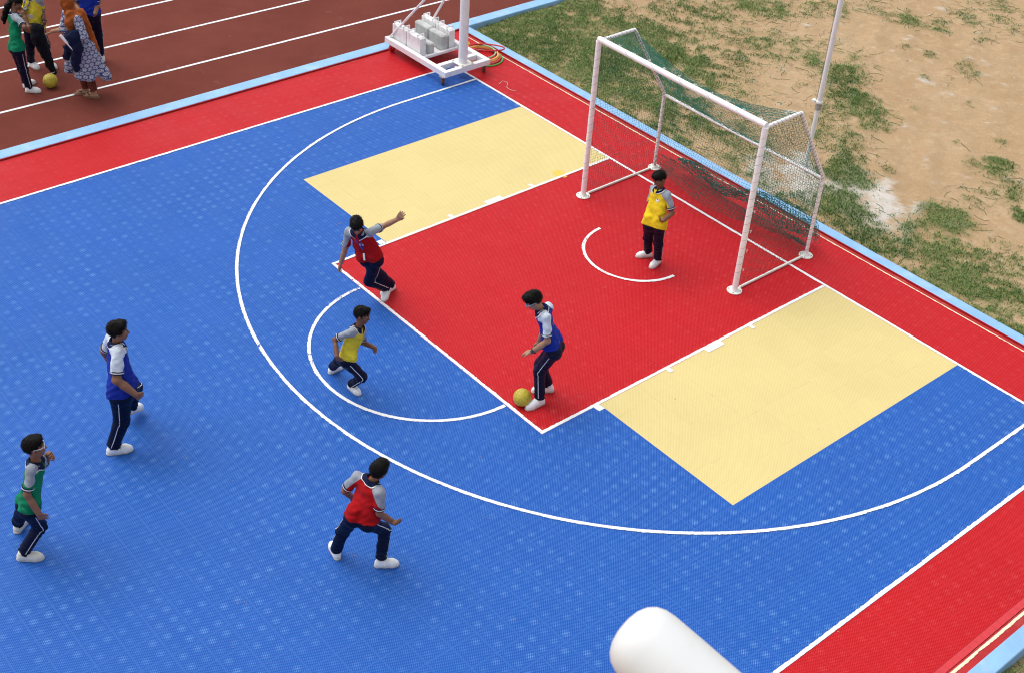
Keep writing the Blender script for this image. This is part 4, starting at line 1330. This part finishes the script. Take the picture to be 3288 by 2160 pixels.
        if badge:
            c = G.snap(np.array([fr3(.052, .66)]), .004, 14)[0]; g = G.grad(c[None])[0]
            bd = MB().lathe([(.030*s, 0), (.030*s, .002), (.001, .0025)], c-g*.001, g, 24).build('badge', M['card'], root)
            uu = nrm(left-g*(left @ g)); ww = np.cross(g, uu); ww = ww if ww @ up > 0 else -ww
            m = MB()
            m.tube([c+g*.003+uu*.017*s*math.cos(a)+ww*(.007+.013*math.sin(a))*s for a in np.linspace(.1, 2.4, 8)], [.002, .004, .006, .007, .006, .005, .003, .002], 5)
            m.tube([c+g*.003-ww*.015*s-uu*.015*s, c+g*.003-ww*.015*s+uu*.015*s], .0022, 4)
            m.build('badge_emblem', M['badge_ink'], bd)
        if lanyard:
            pts = lambda q: np.array([fr3(q*.062*(1-t)+.012*t, .93-.42*t, .16) for t in np.linspace(0, 1, 16)])
            for q in (-1, 1): ribbon('lanyard', G, pts(q), .013, .005+.001*q, M['lanyard'], root)
            c = G.snap(np.array([fr3(.012, .42)]), .010, 14)[0]; g = G.grad(c[None])[0]; uu = nrm(left-g*(left @ g)); ww = nrm(np.cross(g, uu)); ww = ww if ww @ up < 0 else -ww
            sw = .035 if lanyard == 'wide' else .012
            P = [c+uu*a*sw*s+ww*b*s+g*z for z in (-.003, .003) for a, b in ((-1, -.04), (1, -.04), (1, .055), (-1, .055))]
            MB().add(P, [(0, 1, 2, 3), (4, 5, 6, 7), (0, 1, 5, 4), (1, 2, 6, 5), (2, 3, 7, 6), (3, 0, 4, 7)]).build('card', M['card'], root)
    # ---- trousers
    L_ = Sdf()
    hf = np.cross(hl, nrm(.7*up + .3*np.array([0, 0, 1.])))
    for sd, q in (('L', 1), ('R', -1)):
        hp_, kn, an = J['hip'+sd], J['knee'+sd], J['ank'+sd]
        end = kn + (an-kn)*(.965 if trouser != 'maroon' else .93)
        L_.cone(hp_+up*.11*s, hp_, .074*s*fat, .086*s*fat, .04)
        L_.cone(hp_, kn, .087*s*fat, .068*s*fat**.6, .04)
        L_.ccone(kn, end + nrm(an-kn)*.05, .067*s*fat**.6, .059*s*fat**.4, .03, end, an-kn)
        L_.ell(hp_ - hf*.018*s, v3((.078, .078, .085))*s*fat, None, .04)
    L_.cone(J['pel']+up*.06*s-left*.03*s, J['pel']+up*.06*s+left*.03*s, .085*s*fat, .085*s*fat, .04)
    L_.cut(J['pel']+up*.13*s, up)
    def legwave(P, ph=rg.uniform(0, 6.28, 8), wv=Waves(400+seed, 10, 3, 9, 3)):
        d = np.zeros(P.shape[:-1])
        for k, sd in enumerate('LR'):
            hp_, kn, an = J['hip'+sd], J['knee'+sd], J['ank'+sd]
            h = (P-kn) @ nrm(an-kn); near_ = np.linalg.norm(P-kn, axis=-1)
            low = np.exp(-((P-an)**2).sum(-1)/(.13*s)**2)
            kk = np.exp(-near_**2/(.12*s)**2)
            own = np.linalg.norm(P-.5*(kn+an), axis=-1) < .33*s
            d += own*(low*.0085*np.sin(2*math.pi*h/.045+1.6*wv(P)+ph[k]) + kk*.0080*np.sin(2*math.pi*h/.055+1.8*wv(P)+ph[k+2]))
        return d
    L_.waves.append((legwave, 1.0)); L_.waves.append((Waves(500+seed, 18, 4, 12, 3), .0022))
    if shirt: L_.subs.append(lambda P: np.where((P-hem) @ up > .004, G(P)+.006, -1.0))
    tr = submesh('trousers', *L_.mesh(.0085), CL[trouser], root)
    if trouser == 'trouser':
        for sd, q in (('L', 1), ('R', -1)):
            hp_, kn, an = J['hip'+sd], J['knee'+sd], J['ank'+sd]
            pts = []
            for t in np.linspace(.02, .955, 34):
                if t < .5: c = hp_+(kn-hp_)*t*2; ax = nrm(kn-hp_); r = .095
                else: c = kn+(an-kn)*(t-.5)*2; ax = nrm(an-kn); r = .07
                o = q*hl + .12*hf; o = nrm(o-ax*(o @ ax)); pts.append(c+o*r*s*fat)
            pts = np.array(pts); pts[1:-1] = (pts[:-2]+2*pts[1:-1]+pts[2:])/4
            ribbon('side_stripe', L_, pts, .0075, .0022, CL['stripe'], tr)
    # ---- shoes
    for sd, q in (('L', 1), ('R', -1)):
        if sd in hide: continue
        an, to = J['ank'+sd], J['toe'+sd]
        grounded = an[2]-gz < .16
        d = to-an
        if grounded: d = d*v3((1, 1, 0)); d = nrm(d); zu = v3((0, 0, 1)); o = v3((an[0], an[1], gz))
        else:
            d = nrm(d+v3((0, 0, .55*abs(d[2]))))
            zu = nrm(v3((0, 0, 1))-d*d[2]); o = an - zu*.082*s
        lat = np.cross(zu, d); RS = rot_to(d, lat, zu)
        sp = lambda x, y, z: o + s*(RS @ v3((x, y, z)))
        MS_ = np.diag([1, 1, 1.25]) @ RS.T
        K = Sdf()
        K.chain([sp(-.028, 0, .040), sp(.045, 0, .042), sp(.120, q*-.004, .036), sp(.158, q*-.006, .030)], [.039*s, .042*s, .0465*s, .036*s], .025)
        if shoe != 'sandal':
            K.cone(sp(-.012, 0, .05), sp(-.006, 0, .098), .041*s, .040*s, .03)
            K.cone(sp(.02, 0, .07), sp(.085, 0, .052), .032*s, .026*s, .03)
            K.cut(sp(0, 0, .106), zu); 
        K.cut(sp(0, 0, .014), -zu)
        mat = M['canvas'] if shoe == 'canvas' else M['shoe']
        so = Sdf()
        so.chain([sp(-.034, 0, .01), sp(.05, 0, .01), sp(.120, q*-.004, .01), sp(.160, q*-.006, .01)], [.0425*s, .0415*s, .0485*s, .0405*s], .02)
        so.cut(sp(0, 0, .0005), -zu).cut(sp(0, 0, .022 if shoe != 'sandal' else .018), zu)
        if shoe == 'sandal':
            sl_ = submesh('sandal', *so.mesh(.006), simple('sandal_sole', (.20, .11, .06), .7, .1), root)
            Ft = Sdf().chain([sp(-.028, 0, .038), sp(.05, 0, .036), sp(.115, 0, .030)], [.031*s, .030*s, .036*s], .02).cut(sp(0, 0, .019), -zu)
            for i in range(5): Ft.cone(sp(.12, (-.028+.0145*i), .026), sp(.158-.006*abs(i-1.5 if q < 0 else i-2.5), (-.030+.0150*i), .024), .0095*s, .0085*s, .006)
            Ft.cone(sp(-.005, 0, .05), J['ank'+sd]+zu*.05, .032*s, .030*s, .02)
            submesh('foot', *Ft.mesh(.005), sk, root)
            for qq in (-1, 1):
                ribbon('strap', Ft, [sp(.118-.055*t, qq*(.004+.034*t), .05) for t in np.linspace(0, 1, 9)], .017, .004, M['watch'], sl_)
            continue
        shoe_o = submesh('shoe', *K.mesh(.006), mat, root)
        submesh('sole', *so.mesh(.006), M['sole'], shoe_o)
        Kx = K
        if shoe == 'shoe':
            for xx in (.052, .084):
                ribbon('strap', Kx, [sp(xx-.010*abs(a), .047*math.sin(a), .028+.05*math.cos(a)) for a in np.linspace(-1.25, 1.25, 15)], .020*s, .003, M['shoe'], shoe_o)
        ribbon('sock', L_, [J['ank'+sd]]*2, .001, 0, CL['sock'], root) if False else None
        sk_ = MB().tube([J['ank'+sd]-zu*.02*s, J['ank'+sd]*.78+J['knee'+sd]*.22], .0385*s, 16); sk_.build('sock', CL['sock'], shoe_o, True)
    # ---- small belongings
    if watch:
        wr, el = J['wr'+watch], J['el'+watch]; ax = nrm(el-wr); c = wr+ax*.022*s
        u = nrm(np.cross(ax, fw)); w = np.cross(ax, u); n = 24
        m = MB(); rr = .031*s
        m.tube([c+rr*(math.cos(6.2832*k/n)*u+math.sin(6.2832*k/n)*w) for k in range(n)], .0085*s, 6, closed=True)
        wt = m.build('watch', M['watch'], root, True)
        cc = nrm(v3(CAMPOS)-c); cc = nrm(cc-ax*(cc @ ax)); s2 = np.cross(ax, cc)
        P = [c+cc*(.034*s+z)+ax*a*.019+s2*b*.017 for z in (0, .009) for a, b in ((-1, -1), (1, -1), (1, 1), (-1, 1))]
        MB().add(P, [(0, 1, 2, 3), (4, 5, 6, 7), (0, 1, 5, 4), (1, 2, 6, 5), (2, 3, 7, 6), (3, 0, 4, 7)]).build('watch_face', simple('watch_glass', (.05, .055, .065), .12, .05), wt)
    if glasses:
        gm = simple('spectacles', glasses, .3, .03)
        gl = MB()
        for q in (-1, 1):
            ring = [hp(q*.033+.024*math.cos(a), .096-.10*abs(q*.033+.024*math.cos(a))**1.3, .010+.018*math.sin(a)) for a in np.linspace(0, 2*math.pi, 20, endpoint=False)]
            gl.tube(ring, .0026, 5, closed=True)
            gl.tube([hp(q*.056, .088, .016), hp(q*.078, .06, .018), hp(q*.080, -.005, .014), hp(q*.078, -.02, -.004)], .0032, 5)
        gl.tube([hp(-.01, .099, .014), hp(.01, .099, .014)], .0026, 5)
        gl.build('spectacles', gm, root, True)
    return root, dict(up=up, left=left, fw=fw, hp=hp, RH=RH, hs=hs, mid=mid, s=s, J=J, B=B, HC=HC_)

# ------------------------------------------------------------------ poses (joint positions in metres)
POSE = {
    'keeper': dict(ankL=(0.389, -1.542, 0.077), ankR=(0.181, -1.518, 0.080), elL=(0.586, -1.622, 0.940), elR=(0.185, -1.621, 0.861), head=(0.298, -1.622, 1.343), hipL=(0.487, -1.721, 0.730), hipR=(0.352, -1.769, 0.701), kneeL=(0.446, -1.633, 0.398), kneeR=(0.259, -1.652, 0.385), neck=(0.314, -1.610, 1.177), pel=(0.410, -1.737, 0.746), shL=(0.479, -1.631, 1.174), shR=(0.174, -1.584, 1.104), tipL=(0.504, -1.807, 0.881), tipR=(0.232, -1.672, 0.734), toeL=(0.427, -1.698, 0.030), toeR=(0.098, -1.655, 0.030), wrL=(0.621, -1.818, 0.910), wrR=(0.307, -1.758, 0.774)),
    'striker': dict(ankL=(1.708, -4.850, 0.090), ankR=(1.580, -4.603, 0.089), elL=(1.854, -4.954, 1.070), elR=(1.602, -4.776, 0.990), head=(1.584, -4.954, 1.492), hipL=(1.848, -4.833, 0.853), hipR=(1.744, -4.704, 0.812), kneeL=(1.668, -4.853, 0.488), kneeR=(1.553, -4.742, 0.458), neck=(1.597, -4.849, 1.325), pel=(1.792, -4.768, 0.842), shL=(1.781, -4.930, 1.341), shR=(1.531, -4.679, 1.243), tipL=(1.615, -5.107, 0.826), tipR=(1.475, -4.716, 0.644), toeL=(1.703, -5.035, 0.030), toeR=(1.486, -4.753, 0.030), wrL=(1.730, -5.056, 0.890), wrR=(1.527, -4.767, 0.764)),
    'dodger': dict(ankL=(-1.171, -4.987, 0.089), ankR=(-1.217, -4.887, 0.085), elL=(-1.100, -5.112, 1.111), elR=(-1.362, -5.491, 0.803), head=(-1.088, -5.497, 1.310), hipL=(-1.045, -5.242, 0.694), hipR=(-1.168, -5.319, 0.670), kneeL=(-1.149, -5.281, 0.332), kneeR=(-1.120, -5.118, 0.361), neck=(-1.146, -5.440, 1.140), pel=(-1.138, -5.242, 0.688), shL=(-1.014, -5.355, 1.175), shR=(-1.312, -5.477, 1.063), tipL=(-0.903, -4.946, 1.349), tipR=(-1.425, -5.557, 0.457), toeL=(-1.055, -5.118, 0.030), toeR=(-1.188, -5.062, 0.029), wrL=(-0.969, -4.979, 1.239), wrR=(-1.391, -5.542, 0.584)),
    'runner': dict(ankL=(-0.227, -6.470, 0.081), ankR=(0.174, -6.473, 0.075), elL=(0.220, -6.345, 0.665), elR=(0.247, -6.732, 0.890), head=(0.324, -6.415, 1.153), hipL=(0.235, -6.568, 0.550), hipR=(0.345, -6.639, 0.600), kneeL=(-0.012, -6.520, 0.327), kneeR=(0.393, -6.467, 0.318), neck=(0.323, -6.462, 1.000), pel=(0.285, -6.604, 0.594), shL=(0.271, -6.365, 0.886), shR=(0.384, -6.608, 1.024), tipL=(0.526, -6.331, 0.711), tipR=(0.402, -6.773, 0.668), toeL=(-0.243, -6.326, 0.026), toeR=(0.323, -6.466, 0.032), wrL=(0.411, -6.322, 0.706), wrR=(0.391, -6.805, 0.779)),
    'watcher': dict(ankL=(-0.822, -8.781, 0.202), ankR=(-0.438, -9.203, 0.089), elL=(-0.793, -8.981, 1.081), elR=(-0.207, -9.134, 1.145), head=(-0.421, -8.957, 1.591), hipL=(-0.394, -8.986, 0.792), hipR=(-0.285, -9.084, 0.875), kneeL=(-0.662, -8.772, 0.572), kneeR=(-0.349, -9.095, 0.468), neck=(-0.489, -8.964, 1.400), pel=(-0.375, -9.030, 0.862), shL=(-0.661, -8.943, 1.328), shR=(-0.302, -9.042, 1.411), tipL=(-0.640, -8.962, 0.817), tipR=(-0.099, -8.918, 0.841), toeL=(-0.887, -8.637, 0.089), toeR=(-0.368, -9.032, 0.028), wrL=(-0.773, -8.912, 0.851), wrR=(-0.094, -9.001, 0.962)),
    'greenboy': dict(ankL=(0.058, -10.494, 0.099), ankR=(0.476, -10.626, 0.088), elL=(0.345, -10.199, 0.948), elR=(0.744, -10.542, 1.040), head=(0.588, -10.339, 1.441), hipL=(0.534, -10.513, 0.714), hipR=(0.684, -10.533, 0.774), kneeL=(0.290, -10.506, 0.406), kneeR=(0.566, -10.435, 0.411), neck=(0.588, -10.348, 1.252), pel=(0.602, -10.507, 0.771), shL=(0.462, -10.259, 1.172), shR=(0.725, -10.452, 1.297), tipL=(0.581, -10.158, 1.217), tipR=(0.824, -10.458, 0.693), toeL=(-0.032, -10.380, 0.013), toeR=(0.579, -10.494, 0.030), wrL=(0.462, -10.176, 1.155), wrR=(0.820, -10.495, 0.824)),
    'defender': dict(ankL=(2.307, -8.129, 0.090), ankR=(2.690, -7.845, 0.086), elL=(2.376, -8.053, 0.917), elR=(2.807, -7.945, 0.891), head=(2.683, -7.860, 1.333), hipL=(2.601, -8.114, 0.760), hipR=(2.705, -8.009, 0.722), kneeL=(2.423, -8.118, 0.435), kneeR=(2.653, -7.772, 0.443), neck=(2.624, -7.898, 1.171), pel=(2.633, -8.050, 0.719), shL=(2.468, -7.966, 1.138), shR=(2.798, -7.927, 1.153), tipL=(2.269, -7.887, 0.640), tipR=(2.956, -7.795, 0.760), toeL=(2.164, -8.090, 0.018), toeR=(2.775, -7.720, 0.025), wrL=(2.342, -7.935, 0.736), wrR=(2.835, -7.809, 0.716)),
    'girl': dict(ankL=(-9.228, -6.311, 0.081), ankR=(-9.033, -6.349, 0.082), elL=(-9.003, -6.290, 1.218), elR=(-8.666, -6.384, 1.243), head=(-9.121, -6.287, 1.474), hipL=(-9.033, -6.455, 0.768), hipR=(-8.887, -6.456, 0.792), kneeL=(-9.097, -6.390, 0.410), kneeR=(-8.961, -6.405, 0.433), neck=(-9.083, -6.368, 1.318), pel=(-8.973, -6.450, 0.839), shL=(-9.242, -6.338, 1.278), shR=(-8.909, -6.394, 1.328), tipL=(-8.904, -6.240, 1.121), tipR=(-8.912, -6.295, 1.041), toeL=(-9.295, -6.152, 0.030), toeR=(-8.922, -6.220, 0.030), wrL=(-8.793, -6.277, 1.174), wrR=(-8.807, -6.277, 1.115)),
    'yellowgirl': dict(ankL=(-9.756, -5.690, 0.086), ankR=(-9.892, -5.930, 0.083), elL=(-9.535, -5.745, 1.043), elR=(-9.533, -6.048, 1.087), head=(-9.502, -5.874, 1.502), hipL=(-9.507, -5.864, 0.817), hipR=(-9.632, -5.968, 0.812), kneeL=(-9.612, -5.748, 0.447), kneeR=(-9.740, -5.959, 0.436), neck=(-9.589, -5.868, 1.332), pel=(-9.579, -5.906, 0.827), shL=(-9.430, -5.779, 1.296), shR=(-9.732, -5.972, 1.256), tipL=(-9.380, -5.815, 0.823), tipR=(-9.480, -6.025, 0.854), toeL=(-9.585, -5.649, 0.039), toeR=(-9.712, -5.901, 0.032), wrL=(-9.330, -5.814, 0.951), wrR=(-9.368, -6.065, 0.922)),
    'woman': dict(ankL=(-8.290, -5.591, 0.095), ankR=(-8.476, -5.642, 0.087), elL=(-8.164, -5.690, 1.104), elR=(-8.596, -5.814, 1.095), head=(-8.498, -5.736, 1.577), hipL=(-8.313, -5.660, 0.863), hipR=(-8.478, -5.656, 0.859), kneeL=(-8.374, -5.616, 0.474), kneeR=(-8.475, -5.665, 0.469), neck=(-8.476, -5.707, 1.389), pel=(-8.398, -5.657, 0.881), shL=(-8.286, -5.691, 1.362), shR=(-8.651, -5.695, 1.332), tipL=(-8.430, -5.877, 0.942), tipR=(-8.885, -5.968, 0.936), toeL=(-8.421, -5.686, 0.018), toeR=(-8.579, -5.786, 0.027), wrL=(-8.310, -5.821, 0.979), wrR=(-8.791, -5.915, 1.021)),
    'blueman': dict(ankL=(-9.604, -5.033, 0.094), ankR=(-9.468, -4.892, 0.103), elL=(-9.521, -5.178, 1.058), elR=(-9.285, -4.902, 1.086), head=(-9.288, -5.050, 1.589), hipL=(-9.444, -5.085, 0.879), hipR=(-9.313, -4.974, 0.890), kneeL=(-9.566, -5.024, 0.493), kneeR=(-9.445, -4.904, 0.506), neck=(-9.353, -5.039, 1.402), pel=(-9.390, -5.016, 0.877), shL=(-9.514, -5.131, 1.336), shR=(-9.207, -4.923, 1.359), tipL=(-9.406, -5.163, 0.912), tipR=(-9.227, -5.000, 0.928), toeL=(-9.783, -5.033, 0.022), toeR=(-9.632, -4.887, 0.012), wrL=(-9.292, -5.210, 0.984), wrR=(-9.112, -5.048, 0.998)),
}
def lift(J, dz): return {k: (v[0], v[1], v[2]+dz) for k, v in J.items()}
person('boy in yellow polo standing in the goal mouth with one hand on his hip', POSE['keeper'], 1.42, look_dir(-.75, -.45, -.45), 'yellow', 'grey', 'dark', 1.10,
       curl=(.55, .4), badge=True, hem_=-0.07, seed=1, palm={'L': -look_dir(-1, -.2, 0)*0+look_dir(.2, .9, 0)}, thumb={'L': (0, 0, -1)})
person('boy in blue polo with glasses and wristwatch dribbling the yellow ball', POSE['striker'], 1.66, look_dir(-.85, -.15, -.55), 'blue', 'pale', 'light', .95,
       curl=(.30, .4), watch='L', glasses=(.25, .5, .8), hem_=0.055, seed=2, palm={'L': (0, 0, -1)})
person('boy in red polo with blue lanyard leaning with one arm flung out', POSE['dodger'], 1.56, look_dir(.10, -.72, -.62), 'red', 'grey', 'light', 1.0,
       curl=(.45, .35), lanyard=True, badge=True, hem_=0.04, seed=3, palm={'L': look_dir(.3, .8, 0)})
person('small boy in yellow polo running to the right inside the free-throw circle', POSE['runner'], 1.36, look_dir(.95, -.22, -.15), 'lemon', 'grey', 'dark', .95, curl=(.4, .6), hem_=0.035, seed=4)
person('tall boy in blue polo with pale sleeves walking on the blue area at left', POSE['watcher'], 1.72, look_dir(.95, .25, .0), 'blue', 'pale', 'brown', 1.26, curl=(.5, .75), hem_=-0.01, seed=5)
person('boy in green polo with clear glasses and dark beard at the lower left', POSE['greenboy'], 1.60, look_dir(.93, .32, .02), 'green', 'grey', 'brown', .92, curl=(.7, .45), glasses=(.75, .76, .78), shoe='canvas', hem_=0, seed=6)
person('boy in red polo seen from behind in a wide stance at bottom centre', POSE['defender'], 1.52, look_dir(.62, .75, -.12), 'red', 'grey', 'brown', .98, curl=(.5, .7), hem_=0.05, seed=7)
g_root, gi = person('girl in green polo with long ponytail looking down on the track', lift(POSE['girl'], TZ), 1.52, look_dir(.82, -.15, -.55), 'green', 'grey', 'dark', .98, hair='tied', gz=TZ, curl=(.6, .6), hem_=-0.07, seed=8)
pony = Sdf().chain([gi['hp'](0, -.085, .02), (-9.135, -6.425, 1.44), (-9.165, -6.455, 1.33), (-9.196, -6.489, 1.23), (-9.200, -6.495, 1.15)], [.040, .042, .046, .040, .012], .02)
pony.waves.append((Waves(77, 20, 10, 40, 3), .005))
submesh('ponytail', *pony.mesh(.007), M['hair'], g_root)
person('pupil in yellow polo with lanyard and card beside the girl in green', lift(POSE['yellowgirl'], TZ), 1.62, look_dir(.2, -.85, -.5), 'lemon', 'grey', 'dark', 1.02, hair='tied', gz=TZ, curl=(.5, .4), watch='L', lanyard='wide', badge=True, face=False, hem_=-0.03, seed=9)
person('person in blue shirt and navy trousers standing behind the woman in the headscarf', lift(POSE['blueman'], TZ), 1.68, look_dir(-.3, -.9, -.2), 'blue', 'pale', 'brown', 1.0, gz=TZ, face=False, hem_=0.06, seed=10)

# the woman in the printed kurta
JW = lift(POSE['woman'], TZ)
w_root, wi = person('woman in rust headscarf and blue and white printed kurta on the track', JW, 1.62, look_dir(-.95, .1, -.25), None, None, 'light', 1.0, hair='scarf', gz=TZ, shoe='sandal', trouser='maroon', curl=(.9, .35), seed=11,
                    palm={'R': (0, 0, 1)}, thumb={'R': (0, 0, 1)})
def kurta_mat():
    t = NT('kurta_print')
    uv = t.n('ShaderNodeUVMap', uv_map='wrap').outputs[0]
    sx = t.n('ShaderNodeSeparateXYZ'); t.l(uv, sx.inputs[0])
    u = t.math('DIVIDE', sx.outputs[0], .070); v = t.math('DIVIDE', sx.outputs[1], .062)
    row = t.math('FLOOR', v)
    u2 = t.math('ADD', u, t.math('MULTIPLY', t.math('FRACT', t.math('MULTIPLY', row, .5)), 1.0))
    fu = t.math('ABSOLUTE', t.math('SUBTRACT', t.math('FRACT', u2), .5)); fv = t.math('ABSOLUTE', t.math('SUBTRACT', t.math('FRACT', v), .5))
    d = t.math('SQRT', t.math('ADD', t.math('MULTIPLY', t.math('MULTIPLY', fu, fu), 1.25), t.math('MULTIPLY', fv, fv)))
    c = t.mix(t.math('LESS_THAN', d, .47), (.035, .055, .17), (.56, .57, .60))
    c = t.mix(t.math('LESS_THAN', d, .40), c, (.050, .090, .24))
    c = t.mix(t.math('LESS_THAN', d, .30), c, (.56, .57, .60))
    c = t.mix(t.math('LESS_THAN', d, .17), c, (.02, .03, .12))
    c = t.mix(t.math('LESS_THAN', d, .06), c, (.6, .62, .68))
    t.base(c).rough(.85); t.bump(t.noise(t.pos(), 30, 4), .3, .01)
    return t.m
Kt = Sdf()
s_ = wi['s']; up, left, fw, mid = wi['up'], wi['left'], wi['fw'], wi['mid']
Mt = np.diag([1, 1/.82, 1]) @ rot_to(left, fw, up).T
for q in (-1, 1):
    o = left*q
    Kt.cone(mid(-.05)+o*.05, mid(.42)+o*.045, .125, .112, .05, Mt, .85); Kt.cone(mid(.42)+o*.045, mid(.8)+o*.055, .112, .108, .05, Mt, .85)
    Kt.cone(mid(.95)+o*.04, wi['J']['sh'+('L' if q > 0 else 'R')], .06, .06, .05)
for sd, t in (('L', .98), ('R', .95)):
    sh, el = wi['J']['sh'+sd], wi['J']['el'+sd]
    Kt.cone(sh, sh+(el-sh)*t, .064, .074, .035)
HEM = np.array([(-8.55, -5.823, .43), (-8.30, -5.787, .44), (-8.61, -5.651, .40), (-8.194, -5.642, .41), (-8.459, -5.502, .40), (-8.16, -5.398, .355), (-8.186, -5.50, .40)]) + (0, 0, TZ)
for hq, r in zip(HEM, (.075, .085, .085, .085, .085, .050, .07)):
    top_ = .5*(wi['J']['hipL']+wi['J']['hipR']) + .35*(hq-wi['J']['pel'])*v3((1, 1, 0))
    Kt.cone(top_, hq, .12, r, .07)
skw = Waves(801, 12, 2.0, 5.0, 2)
def pleat(P): return .016*np.clip((.95-P[..., 2])/.5, 0, 1)*skw(P[..., :2])
Kt.waves.append((pleat, 1.0)); Kt.waves.append((Waves(802, 16, 4, 12, 3), .003))
Kt.subs.append(lambda P: np.where(P[..., 2] < .6, (.405+TZ - .12*np.clip((P[..., 0]+8.38), -.3, .3) - .10*np.clip(P[..., 1]+5.65, -.3, .3)) - P[..., 2] - .03, -1.))
V, F = Kt.mesh(.0095)
me = np_mesh('kurta', V, F)
uvl = me.uv_layers.new(name='wrap')
ax0 = .5*(wi['J']['hipL']+wi['J']['hipR'])
li = np.zeros(len(me.loops), np.int32); me.loops.foreach_get('vertex_index', li)
Vm = np.zeros(len(me.vertices)*3, np.float32); me.vertices.foreach_get('co', Vm); Vm = Vm.reshape(-1, 3)
toc = nrm((v3(CAMPOS)-ax0)*v3((1, 1, 0))); rt = np.cross(v3((0, 0, 1)), toc)
ang = np.arctan2((Vm-ax0) @ rt, (Vm-ax0) @ toc)
uvl.data.foreach_set('uv', np.stack([ang*.20, Vm[:, 2]], -1)[li].astype(np.float32).ravel())
link('kurta', me, kurta_mat(), w_root)
# headscarf: wraps the head and neck, falls down her back
hp, RH, hs = wi['hp'], wi['RH'], wi['hs']
Hs = Sdf().ell(hp(0, -.012, .022), v3((.092, .112, .110))*hs, RH, .02)
Hs.cone(hp(0, .0, -.04), mid(.93), .082, .088, .04).cone(mid(.93), mid(.72)+fw*.06, .085, .080, .04)
Hs.cone(mid(.97)-fw*.02+left*.05, wi['J']['shL']-up*.0-fw*.02, .062, .074, .05)
Mf = np.diag([1., 1., 1.])
Hs.chain([np.array((-8.355, -5.60, 1.42)), (-8.322, -5.545, 1.19), (-8.296, -5.50, .965), (-8.268, -5.474, .80)], [.075, .062, .058, .050], .04)
Hs.chain([np.array((-8.365, -5.765, 1.43)), (-8.35, -5.79, 1.30), (-8.352, -5.785, 1.19)], [.075, .07, .055], .04)
Hs.subs.append(lambda P: -(np.linalg.norm(((P-hp(0, .115, -.015)) @ RH)/(np.array((.060, .075, .082))*hs), axis=-1)-1)*.05)
Hs.waves.append((Waves(901, 14, 5, 16, 3), .0055))
Hs.cut((-8.265, -5.47, .775+TZ), (0, 0, -1))
submesh('headscarf', *Hs.mesh(.0085), CL['rust'], w_root)
# things she holds
pa, pb = v3((-8.302, -5.996, 1.162+TZ)), v3((-8.157, -5.838, .888+TZ))
pd = nrm(pb-pa)
pr = MB().tube(helix(pa, pb, .011, 5.0, n=40), .016, 12)
paper = MB().tube([pa, pb], .021, 14)
paper.tube([pa+pd*.002, pb-pd*.002], .0235, 14, caps=False)
tag(paper.build('paper_roll', M['card'], None, True), 'rolled white paper held by the woman in the headscarf', 'paper')
Jk = Sdf().cone((-8.292, -5.867, 1.14), (-8.214, -5.782, 1.16), .075, .085, .04).cone((-8.219, -5.847, 1.11), (-8.333, -5.882, .915), .08, .060, .04)
Jk.chain([np.array((-8.333, -5.882, .915)), (-8.372, -5.924, .755)], [.06, .05], .03)
Jk.chain([np.array((-8.214, -5.80, 1.15)), (-8.172, -5.81, .96), (-8.225, -5.838, .765), (-8.257, -5.828, .575)], [.085, .080, .066, .050], .03)
Jk.waves.append((Waves(951, 20, 5, 16, 3), .008))
tag(submesh('jacket', *Jk.mesh(.009), CL['navy'], None), 'navy jacket draped over the arm of the woman in the headscarf', 'jacket')
Ht = Sdf().cone((-9.40, -6.005, .90), (-9.303, -5.905, .90), .060, .065, .04)
Ht.chain([np.array((-9.345, -5.966, .86)), (-9.325, -5.955, .76), (-9.293, -5.923, .55), (-9.268, -5.873, .37), (-9.262, -5.862, .27), (-9.222, -5.815, .125)], [.10, .105, .085, .060, .052, .042], .04)
Ht.waves.append((Waves(961, 20, 4, 12, 3), .007))
Ht.cut((-9.216, -5.808, .115), (.6, .6, -1.2))
held = empty('track_trousers', (-9.3, -5.92, .12)); tag(held, 'black track trousers held up between the girl in green and the pupil in yellow', 'trousers')
submesh('cloth', *Ht.mesh(.009), CL['black'], held)
MB().tube([v3((-9.236, -5.832, .152))+.047*(math.cos(a)*v3((.7, -.7, 0))+math.sin(a)*v3((.6, .6, .42))) for a in np.linspace(0, 6.2832, 20, endpoint=False)], .006, 6, closed=True).build('hem_stripe', CL['stripe'], held, True)
